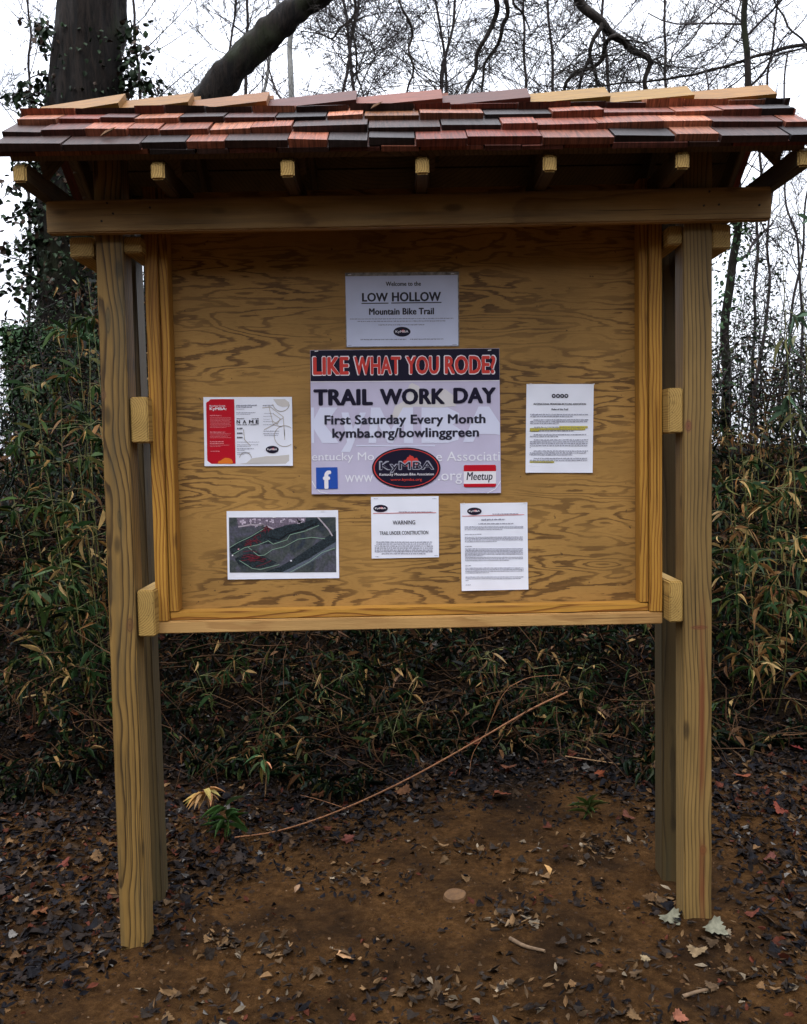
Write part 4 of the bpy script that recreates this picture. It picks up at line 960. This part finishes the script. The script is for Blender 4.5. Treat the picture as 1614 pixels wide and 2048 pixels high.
# single leaves that catch the eye
def big_leaf(px, py, y, L, col, az, label, group=None, shape=1, el=.12, roll=.2):
    q = hit(px, py); L *= .85; P_ = np.array([[0, 0, 0.]])
    v, f, c = scatter([LB[0] if shape else OV[0]], P_, frames(np.array([az]), np.array([el]), np.array([roll])), np.array([L]), np.array([L * (1. if shape else .5)]), np.array([col]), np.zeros(1, int))
    o = mesh_np('fallen_leaf', v, f, M_dead, None, c); o.location = (q[0], q[1], q[2] + .008); tag(o, label, 'leaf', group)
PALE = (.125, .12, .085)
big_leaf(1330, 1838, -.03, .085, PALE, -1.2, 'pale grey maple leaf lying left of the right front post')
big_leaf(1412, 1860, -.06, .090, PALE, -.9, 'pale grey curled maple leaf in front of the right front post')
big_leaf(1400, 1905, -.13, .07, (.16, .11, .06), -2.2, 'tan curled leaf below the pale maple leaf at right')
big_leaf(668, 1922, -.15, .080, (.30, .17, .085), -.1, 'large tan-orange maple leaf on the soil, left of centre', roll=-.3)
big_leaf(1345, 2040, -.33, .05, (.16, .06, .035), -.4, 'reddish brown leaf at the bottom edge, right of centre')
big_leaf(1288, 1930, -.17, .04, (.20, .15, .085), 1., 'small light tan curled leaf between centre and right post')
big_leaf(1010, 1860, -.06, .06, (.28, .19, .11), .3, 'narrow tan leaf beside the half buried stick', shape=0)
big_leaf(590, 1790, .17, .045, (.24, .15, .09), 1.1, 'narrow tan leaf behind the left front post', shape=0, el=.5)
big_leaf(1100, 1755, .28, .055, (.34, .20, .08), 1.9, 'upright orange-tan leaf behind the round stone', shape=0, el=.6)
k = 0
for px, py, y, L in ((95, 1718, .42, .10), (130, 1740, .36, .09), (200, 1500, 1.2, .13), (95, 1590, .8, .11), (85, 1840, .05, .085), (1090, 1468, 1.5, .14), (905, 1555, 1.2, .12), (940, 1490, 1.4, .12), (1440, 1468, 1.45, .13), (985, 1600, 1.05, .12), (590, 1560, 1.2, .12), (1530, 1720, .4, .08), (215, 1690, .5, .10), (640, 1600, 1.1, .1), (60, 1480, 1, .1), (150, 1430, 1, .1), (30, 1640, 1, .09), (250, 1760, 1, .07), (730, 1560, 1, .11), (820, 1590, 1, .1), (1020, 1540, 1, .1), (1200, 1560, 1, .09), (1260, 1640, 1, .08), (1480, 1560, 1, .1), (1560, 1620, 1, .09), (1580, 1500, 1, .1), (700, 1690, 1, .08), (1510, 1830, 1, .07), (1230, 1480, 1, .1)):
    r_ = random.Random(px)
    big_leaf(px, py, y, L * .85, tuple(c * r_.uniform(.7, 1.2) for c in (.105, .032, .017)), r_.uniform(-3, 3), 'large russet maple leaf lying on the dark leaf litter', 'russet maple leaves', el=r_.uniform(.0, .5), roll=r_.uniform(-.6, .6))

# ------------------------------------------------------------------ trees
def bare_branches(T, p, d, L, r, depth, rd, droop=0., kmin=3, twig=.0022, up=.06):
    n = 6; pts = [p.copy()]; q = p.copy(); dd = d.copy()
    for i in range(n):
        dd = (dd + Vector((rd.gauss(0, .13), rd.gauss(0, .13), rd.gauss(0, .11) + up - droop))).normalized(); q = q + dd * L / n; pts.append(q.copy())
    T.add(pts, np.linspace(r, max(twig * .6, r * .5), n + 1), 5 if r > .012 else 3)
    if depth <= 0: return
    k = rd.randint(kmin, kmin + 2)
    for i in range(k):
        t = rd.uniform(.25, 1.); j = min(n, int(t * n)); a = rd.uniform(0, 6.283)
        side = Vector((math.cos(a), math.sin(a) * .8, rd.uniform(-.3, .6))).normalized()
        nd = (dd * .55 + side * .75).normalized()
        bare_branches(T, pts[j], nd, L * rd.uniform(.45, .72), max(twig, r * rd.uniform(.35, .55)), depth - 1, rd, droop, kmin, twig, up)
def ivy(parent, pts, rad, n, out, size=(.03, .055), seed=0, dens=None, name='ivy_leaves', tab=IVYC):
    r_ = np.random.default_rng(seed); pts = np.array([tuple(p) for p in pts]); m = len(pts)
    t = r_.random(n) * (m - 1) if dens is None else np.array(dens(r_, n)) * (m - 1)
    i = np.minimum(t.astype(int), m - 2); fr = (t - i)[:, None]; c = pts[i] * (1 - fr) + pts[i + 1] * fr
    a = r_.uniform(0, 6.283, n); rr = (np.interp(t, np.arange(m), rad) if not np.isscalar(rad) else rad) + np.abs(r_.normal(0, out, n))
    P_ = c + np.stack([np.cos(a) * rr, np.sin(a) * rr, r_.normal(0, .03, n)], -1)
    S = r_.uniform(*size, n)
    v, f, cc = scatter(OV, P_, frames(a + r_.normal(0, .6, n), r_.normal(-.7, .5, n), r_.normal(0, .5, n)), S, S * .9, colors(n, tab), r_.integers(0, 3, n))
    return mesh_np(name, v, f, M_leaf, parent, cc)
def rel(o, P): return [Vector(p) - o for p in P]

# big ivy-clad trunk, left
YT = 4.2
tp = [at(150, 1000, YT), at(148, 760, YT), at(150, 480, YT), at(168, 250, YT), at(178, 100, YT), at(186, -60, YT), at(196, -400, YT)]
b0 = Vector((tp[0].x, YT, gz(tp[0].x, YT))); tp[0] = b0 - Vector((0, 0, .2))
k = tag(empty('large_tree', b0), 'thick straight dark trunk hung with ivy, behind the left end of the roof', 'tree')
tr = catmull(rel(b0, tp), 8); T = Tubes(); rad = np.interp(np.linspace(0, 1, len(tr)), [0, .2, .6, 1], [.30, .27, .255, .22])
def trunk_mesh(pts, rad, kk=28, amp=.018):
    amp *= (1.5 if kk > 30 else .8); T_ = Tubes(); T_.add(pts, rad, kk); V_ = np.concatenate(T_.V)
    for i_, v_ in enumerate(V_):
        ph = (i_ % kk); d_ = noise.noise((v_[0] * 14, v_[1] * 14, v_[2] * 2.2)) * amp; c_ = np.array(tuple(pts[i_ // kk])); q_ = v_ - c_; V_[i_] = c_ + q_ * (1 + d_ / (np.linalg.norm(q_) + 1e-6))
    return V_, np.concatenate(T_.Q)
V_, Q_ = trunk_mesh(catmull(rel(b0, tp), 30), np.interp(np.linspace(0, 1, 181), [0, .2, .6, 1], [.29, .262, .25, .22]), 36, .03); mesh_np('trunk', V_, Q_, M_bark, k, smooth=True)
ivy(k, tr[:25], .255, 2600, .03, seed=3); ivy(k, tr[4:22], .26, 1000, .08, seed=4); ivy(k, tr[20:34], .25, 200, .03, (.025, .045), seed=6)
# ivy sprays standing off the trunk
T = Tubes(); sp = []
rd = random.Random(5)
for px, py, ex, ey in ((110, 150, 20, 200), (110, 110, 60, 45), (108, 200, 30, 225), (106, 230, 10, 190), (112, 60, 70, 90), (245, 120, 300, 90), (240, 160, 310, 170), (243, 80, 285, 60), (104, 330, 15, 370), (104, 380, 0, 400), (102, 420, 10, 440), (100, 470, 20, 500), (100, 520, 0, 545), (104, 560, 5, 590), (100, 440, 40, 410), (98, 600, 30, 590), (104, 360, 40, 330), (100, 500, 55, 470), (240, 190, 330, 195), (243, 130, 290, 185)):
    a = at(px, py, YT) - b0; c_ = at(ex, ey, YT - rd.uniform(.0, .5)) - b0
    m_ = a.lerp(c_, .5) + Vector((0, 0, rd.uniform(0, .10))); q = catmull([a, m_, c_], 4); T.add(q, np.linspace(.007, .002, len(q)), 4); sp.append(q)
T.build('ivy_stems', M_twig, k)
for i, q in enumerate(sp):
    ivy(k, q, .01, 44, .045, (.035, .062), 20 + i)

# leaning tree whose limb sweeps up behind the roof
YL = 4.6
tp = [at(330, 1000, YL), at(320, 700, YL), at(330, 420, YL), at(368, 270, YL), at(428, 184, YL), at(484, 118, YL), at(548, 58, YL), at(632, -8, YL), at(780, -100, YL), at(960, -160, YL), at(1120, -175, YL)]
b0 = Vector((tp[0].x, YL, gz(tp[0].x, YL))); tp[0] = b0 - Vector((0, 0, .2))
k = tag(empty('leaning_tree', b0), 'leaning dark tree limb sweeping up to the right above the roof', 'tree')
rw = np.interp(np.linspace(0, 1, 301), [0, .15, .3, .5, .6, .75, 1], [.16, .135, .128, .118, .112, .085, .05])
V_, Q_ = trunk_mesh(catmull(rel(b0, tp), 30), rw, 24, .03); mesh_np('trunk', V_, Q_, M_bark, k, smooth=True)
def limb(pp, r0, r1, T, twigs, seed, y=YL, L=.55, dep=3, droop=.05, wobble=.09):
    rd = random.Random(seed); P_ = [Vector(at(a, c_, y + (i * .03))) - b0 for i, (a, c_) in enumerate(pp)]
    q = wob(catmull(P_, 6), wobble, 5., seed); T.add(q, np.linspace(r0, r1, len(q)), 7)
    for i in range(twigs):
        j = rd.randrange(1, len(q)); a = rd.uniform(0, 6.28)
        bare_branches(T, q[j], Vector((math.cos(a), math.sin(a) * .6, rd.uniform(-.8, .3))).normalized(), L * rd.uniform(.4, 1.), max(.0035, r1 * .5), dep, rd, droop, 2, .0022, 0)
T = Tubes()
limb([(1120, -160), (1140, -40), (1172, 12), (1215, 60), (1250, 88), (1290, 110), (1292, 150), (1302, 260)], .050, .014, T, 16, 1)
limb([(1262, 92), (1235, 78), (1200, 100), (1180, 125), (1152, 150), (1130, 190), (1110, 240)], .022, .012, T, 12, 2)
limb([(1205, 45), (1192, 80), (1184, 130), (1188, 200)], .020, .011, T, 7, 3)
limb([(1180, 118), (1168, 150), (1150, 200)], .014, .010, T, 5, 33)
limb([(990, -150), (990, -20), (978, 50), (958, 110), (945, 160), (930, 230)], .026, .010, T, 12, 4)
limb([(1010, -150), (1012, -10), (1008, 50), (990, 95), (978, 140), (972, 230)], .022, .008, T, 12, 5)
limb([(1030, -120), (1035, 0), (1050, 30), (1048, 70)], .014, .005, T, 8, 6)
limb([(705, -60), (706, 20), (690, 60), (672, 75), (640, 68), (600, 62)], .013, .004, T, 12, 7)
limb([(800, -80), (812, 40), (818, 120), (822, 220)], .012, .008, T, 12, 8)
limb([(706, 30), (716, 100), (722, 150), (735, 220)], .010, .005, T, 10, 9)
T.build('branches', M_bark2, k)

# ivy-smothered snag, far left
YS = 3.6
tp = [at(70, 1000, YS), at(66, 850, YS), at(62, 730, YS), at(52, 662, YS)]
b0 = Vector((tp[0].x, YS, gz(tp[0].x, YS))); tp[0] = b0 - Vector((0, 0, .2))
k = tag(empty('tree_stump', b0), 'broken-off tree stump smothered in green ivy at the far left', 'tree stump')
V_, Q_ = trunk_mesh(catmull(rel(b0, tp), 12), np.interp(np.linspace(0, 1, 37), [0, .5, .85, 1], [.15, .125, .11, .135]), 20, .03); mesh_np('trunk', V_, Q_, M_bark, k, smooth=True)
GIV = [((.022, .050, .018), 5), ((.035, .075, .030), 4), ((.05, .06, .02), 1)]
ivy(k, catmull(rel(b0, tp), 6), .12, 2600, .03, (.02, .042), 9, tab=GIV); ivy(k, rel(b0, [tp[3] - Vector((.12, 0, 0)), tp[3] + Vector((.28, 0, -.02)), tp[3] + Vector((.6, .1, -.10))]), .05, 900, .05, (.02, .04), 10, tab=GIV)

# slim straight pale stem above the roof
def slim(name, label, px, y, pts, r0, r1, mat, nb, seed, L=.9, dep=3, up_=.08, group=None, kmin=3, tw=.0022):
    P_ = [at(a, c_, y) for a, c_ in pts]; b0 = Vector((P_[0].x, y, gz(P_[0].x, y))); P_ = [b0 - Vector((0, 0, .15))] + P_[1:]
    k = tag(empty(name, b0), label, 'tree', group); rd = random.Random(seed)
    q = wob(catmull(rel(b0, P_), 10), .05, 2.2, seed); T = Tubes(); rr = np.linspace(r0, r1, len(q)); T.add(q, rr, 8); T.build('trunk', mat, k)
    T = Tubes(); j0 = int(len(q) * .28)
    for i in range(nb):
        j = rd.randrange(j0, len(q)); a = rd.uniform(0, 6.28)
        bare_branches(T, q[j], Vector((math.cos(a), math.sin(a) * .6, rd.uniform(.1, 1.1))).normalized(), L * rd.uniform(.5, 1.2), max(.004, rr[j] * .45), dep, rd, 0., kmin, tw, up_)
    T.build('branches', M_twig, k); return k
slim('young_tree', 'slender pale grey stem rising behind the roof, right of the leaning limb', 588, 6.6, [(575, 1000), (578, 500), (584, 180), (590, 30), (600, -200)], .038, .02, M_pale, 6, 1, .8, 2)
slim('young_tree', 'thin pale forked sapling just left of the slender grey stem', 520, 7.6, [(500, 1000), (505, 500), (530, 170), (552, 60), (570, -120)], .025, .012, M_pale, 8, 2, .9, 2)
DT = [(60, 9, 30), (300, 7.5, 20), (410, 9, 40), (480, 8, 30), (660, 7, 26), (740, 8.5, 46), (850, 7.5, 42), (930, 9, 46), (1040, 8, 40), (1130, 9.5, 40), (1230, 7.5, 34), (1330, 8.5, 34), (1500, 9, 24)]
for i, (px, y, nb) in enumerate(DT):
    r_ = random.Random(i + 50); l = r_.uniform(-60, 60)
    lab = 'bare winter tree with a fine mesh of twigs above the shingle roof' if px < 1400 else 'bare winter tree with fine twigs beyond the right end of the roof'
    slim('bare_tree', lab, px, y, [(px, 1000), (px + l * .2, 600), (px + l * .5, 250), (px + l, 30), (px + l * 1.4, -200)], r_.uniform(.022, .034), .010, M_twig, int(nb * .85), i + 60, 1.15, 3, .06, 'bare winter trees behind the roof' if px < 1400 else 'bare winter trees at right', tw=.0026)
# long arching limb reaching in from the right
b0 = Vector((at(1900, 900, 5.0).x, 5.0, gz(at(1900, 900, 5.).x, 5.0)))
k = tag(empty('arching_tree', b0), 'long thin arching bough reaching in from the right edge over the roof', 'tree')
T = Tubes(); T.add(wob(catmull([Vector((0, 0, -.1)), Vector((.05, 0, 1.5)), at(1900, 200, 5) - b0, at(1850, 20, 5) - b0], 8), .05, 2, 3), np.linspace(.07, .035, 25), 8); T.build('trunk', M_bark2, k)
T = Tubes(); YA = 5.0
def limb2(pp, r0, r1, tw, seed, L=.4, dep=2): limb(pp, r0, r1, T, tw, seed, YA, L, dep, 0., .05)
limb2([(1870, 60), (1760, 80), (1614, 92), (1560, 98), (1480, 120), (1400, 146), (1320, 160), (1230, 168), (1180, 175)], .020, .006, 22, 11, .5)
limb2([(1614, 92), (1560, 108), (1500, 140), (1450, 180), (1420, 230)], .009, .004, 10, 12)
limb2([(1860, 40), (1700, 60), (1640, 110), (1600, 80), (1560, 20), (1530, -40)], .014, .006, 14, 13)
limb2([(1750, 20), (1640, -10), (1560, -30), (1490, -20), (1420, 30), (1380, 80), (1340, 140)], .012, .004, 16, 14)
limb2([(1500, -60), (1460, 60), (1400, 110), (1300, 130)], .007, .003, 14, 15)
limb2([(1880, 350), (1740, 330), (1614, 320), (1540, 360), (1480, 420)], .010, .003, 14, 16, .35)
T.build('branches', M_bark2, k)

# right: vine-wrapped slim trunk, saplings and small-leaved shrubs
k = slim('vine_wrapped_tree', 'slim trunk wrapped in vine between the right posts and the edge', 1460, 3.4, [(1455, 1000), (1452, 790), (1450, 640), (1468, 500), (1474, 420), (1490, 200), (1500, -60)], .036, .020, M_bark, 12, 5, .7, 2)
b0 = k.location.copy(); ivy(k, rel(b0, [at(1453, 900, 3.4), at(1450, 640, 3.4), at(1470, 480, 3.4), at(1478, 380, 3.4)]), .03, 420, .05, (.018, .04), 41, tab=GIV)
for i, (pts, lab) in enumerate((([(1500, 1000), (1510, 790), (1530, 650), (1545, 560), (1535, 470), (1560, 300), (1580, 100)], 'thin crooked sapling right of the vine-wrapped trunk'),
                 ([(1570, 1000), (1560, 800), (1575, 680), (1600, 540), (1612, 420), (1640, 200)], 'thin straight sapling against the white sky at right edge'),
                 ([(1610, 1000), (1600, 800), (1606, 620), (1590, 480), (1570, 400), (1590, 260)], 'dark sapling at the extreme right edge'))):
    slim('sapling', lab, 0, 3.6 + .3 * i, pts, .014, .006, M_twig, 7, 70 + i, .42, 2)
def shrub(label, cx, cy, y, rx, rz, n, seed, size=(.018, .034)):
    c_ = at(cx, cy, y); b0 = Vector((c_.x, y, gz(c_.x, y))); k = tag(empty('shrub', b0), label, 'shrub'); rd = random.Random(seed); T = Tubes(); tips = []
    for i in range(11):
        e = c_ - b0 + Vector((rd.gauss(0, rx * .55), rd.gauss(0, .3), rd.gauss(0, rz * .5))); m_ = e * .5 + Vector((rd.gauss(0, .12), rd.gauss(0, .1), .1))
        q = catmull([Vector((rd.gauss(0, .06), 0, 0)), m_, e], 6); T.add(q, np.linspace(.005, .0015, len(q)), 4)
        for j in range(11):
            s_ = q[rd.randrange(5, len(q))]; e2 = s_ + Vector((rd.gauss(0, .16), rd.gauss(0, .12), rd.gauss(.03, .13))); T.add([s_, s_.lerp(e2, .5) + Vector((0, 0, .01)), e2], [.0022, .0016, .001], 3); tips.append((s_, e2))
    T.build('stems', M_twig, k); r_ = np.random.default_rng(seed); P_ = []
    for _ in range(n):
        a, c2 = tips[rd.randrange(len(tips))]; P_.append(tuple(a.lerp(c2, rd.uniform(.2, 1.1)) + Vector((rd.gauss(0, .02), rd.gauss(0, .02), rd.gauss(0, .02)))))
    S = r_.uniform(*size, n)
    v, f, c = scatter(OV, np.array(P_), frames(r_.uniform(0, 6.28, n), r_.normal(0, .5, n), r_.normal(0, .5, n)), S, S * .55, colors(n, IVYC + [((.04, .07, .03), 3)]), r_.integers(0, 3, n))
    mesh_np('leaves', v, f, M_leaf, k, c)
shrub('small-leaved evergreen shrub right behind the right posts', 1470, 600, 3.1, .28, .40, 800, 1)
shrub('airy evergreen shrub showing sky, under the right end of the roof', 1525, 470, 3.8, .35, .30, 800, 2)
shrub('small-leaved shrub at the right edge, half way up', 1590, 690, 3.0, .25, .30, 450, 3)
shrub('airy small-leaved shrub left of the ivy stump', 15, 800, 3.8, .22, .5, 900, 4)
shrub('dark evergreen shrub between the ivy stump and the left post', 155, 660, 2.9, .22, .42, 2300, 5)
# long drooping cane leaves at the right edge
for i, (px, py, lab) in enumerate(((1600, 400, 'tall cane with long drooping blue-green leaves at the upper right edge'), (1560, 330, 'tall thin cane whose leaves hang below the right end of the roof'))):
    t = at(px, py, 1.9); cane_plant((t.x + .25, 2.1, gz(t.x + .25, 2.1)), t, (-.3, -.4, -.4), 5, lab, None, seed=300 + i, tab=[((.05, .09, .05), 5), ((.12, .12, .05), 2)], ls=(.08, .15), spread=1.3)
# a few dead leaves on the roof
for px, py, y, L, lab in ((205, 276, -.19, .05, 'curled dead leaf resting on the lowest shingles at left'), (742, 226, -.02, .04, 'tiny curled dead leaf near the roof ridge')):
    p = at(px, py, y); n_ = np.zeros(1, int)
    v, f, c = scatter([OV[1]], np.zeros((1, 3)), frames(np.array([.3]), np.array([.25]), np.array([.5])), np.array([L]), np.array([L * .5]), np.array([(.16, .09, .05)]), n_)
    o = mesh_np('fallen_leaf', v, f, M_dead, None, c); s_ = (y - E0.y) / CL; yy, zz = slope_pt(s_, .036, 1); o.location = (p.x, yy, zz + .004); tag(o, lab, 'leaf')

# ------------------------------------------------------------------ overcast daylight
EL, RO = R(60), R(195)
w = bpy.data.worlds.new('World'); bpy.context.scene.world = w; w.use_nodes = True; nt = w.node_tree
bg = nt.nodes['Background']; sky = nt.nodes.new('ShaderNodeTexSky'); sky.sky_type = 'NISHITA'; sky.sun_disc = False
sky.sun_elevation = EL; sky.sun_rotation = RO; sky.dust_density = 4; sky.air_density = 1.2
tc = nt.nodes.new('ShaderNodeTexCoord')
cl = noisef(nt, mapping(nt, tc.outputs['Generated'], (1, 1, 2.2)), 2.2, 5, .55)
cloud = ramp(nt, cl, [(.3, (9.4, 9.9, 11.2)), (.7, (11.0, 11.4, 12.4))])
# a clouded sky is brighter overhead than near the horizon
sz = N(nt, 'ShaderNodeSeparateXYZ'); nt.links.new(tc.outputs['Generated'], sz.inputs[0])
grad = mth(nt, 'ADD', mth(nt, 'MULTIPLY', mth(nt, 'MAXIMUM', sz.outputs[2], 0.), 3.1), .94)
# and a little duller behind the photographer
grad = mth(nt, 'MULTIPLY', grad, mth(nt, 'SUBTRACT', 1., mth(nt, 'MULTIPLY', mth(nt, 'MAXIMUM', mth(nt, 'MULTIPLY', sz.outputs[1], -1.), 0.), .25)))
vm = N(nt, 'ShaderNodeVectorMath', operation='SCALE'); nt.links.new(mixc(nt, .93, sky.outputs[0], cloud), vm.inputs[0]); nt.links.new(grad, vm.inputs['Scale'])
nt.links.new(vm.outputs[0], bg.inputs['Color']); bg.inputs['Strength'].default_value = .10
ld = bpy.data.lights.new('sun', 'SUN'); ld.energy = 1.7; ld.angle = R(30); ld.color = (1, .96, .9)
lo = bpy.data.objects.new('sun', ld); C.objects.link(lo)
dv = Vector((math.sin(RO) * math.cos(EL), math.cos(RO) * math.cos(EL), math.sin(EL)))
lo.rotation_euler = dv.to_track_quat('Z', 'Y').to_euler()
s = bpy.context.scene; s.view_settings.view_transform = 'Standard'; s.view_settings.look = 'None'; s.view_settings.gamma = 1; s.view_settings.exposure = 0
s.render.engine = 'CYCLES'; s.cycles.max_bounces = 6

# unseen foliage mass added behind the camera to hold back low sky light
n = 9500; a = rng.uniform(-2.9, -.25, n); rr = rng.uniform(10, 13, n)
P = np.stack([rr * np.cos(a), -2.8 + rr * np.sin(a), rng.uniform(0, 8.2, n) + .8 * np.sin(a * 9)], -1)
S = rng.uniform(.5, 1.1, n)
v, f, c = scatter(OV, P, frames(rng.uniform(0, 6.28, n), rng.normal(-.2, .6, n), rng.normal(0, .8, n)), S, S * .6, colors(n, IVYC))
tag(mesh_np('low_sky_blocker', v, f, M_leaf, col=c), 'unseen dark foliage mass added behind the camera to keep low sky light off the panel', 'wood', kind='stuff')
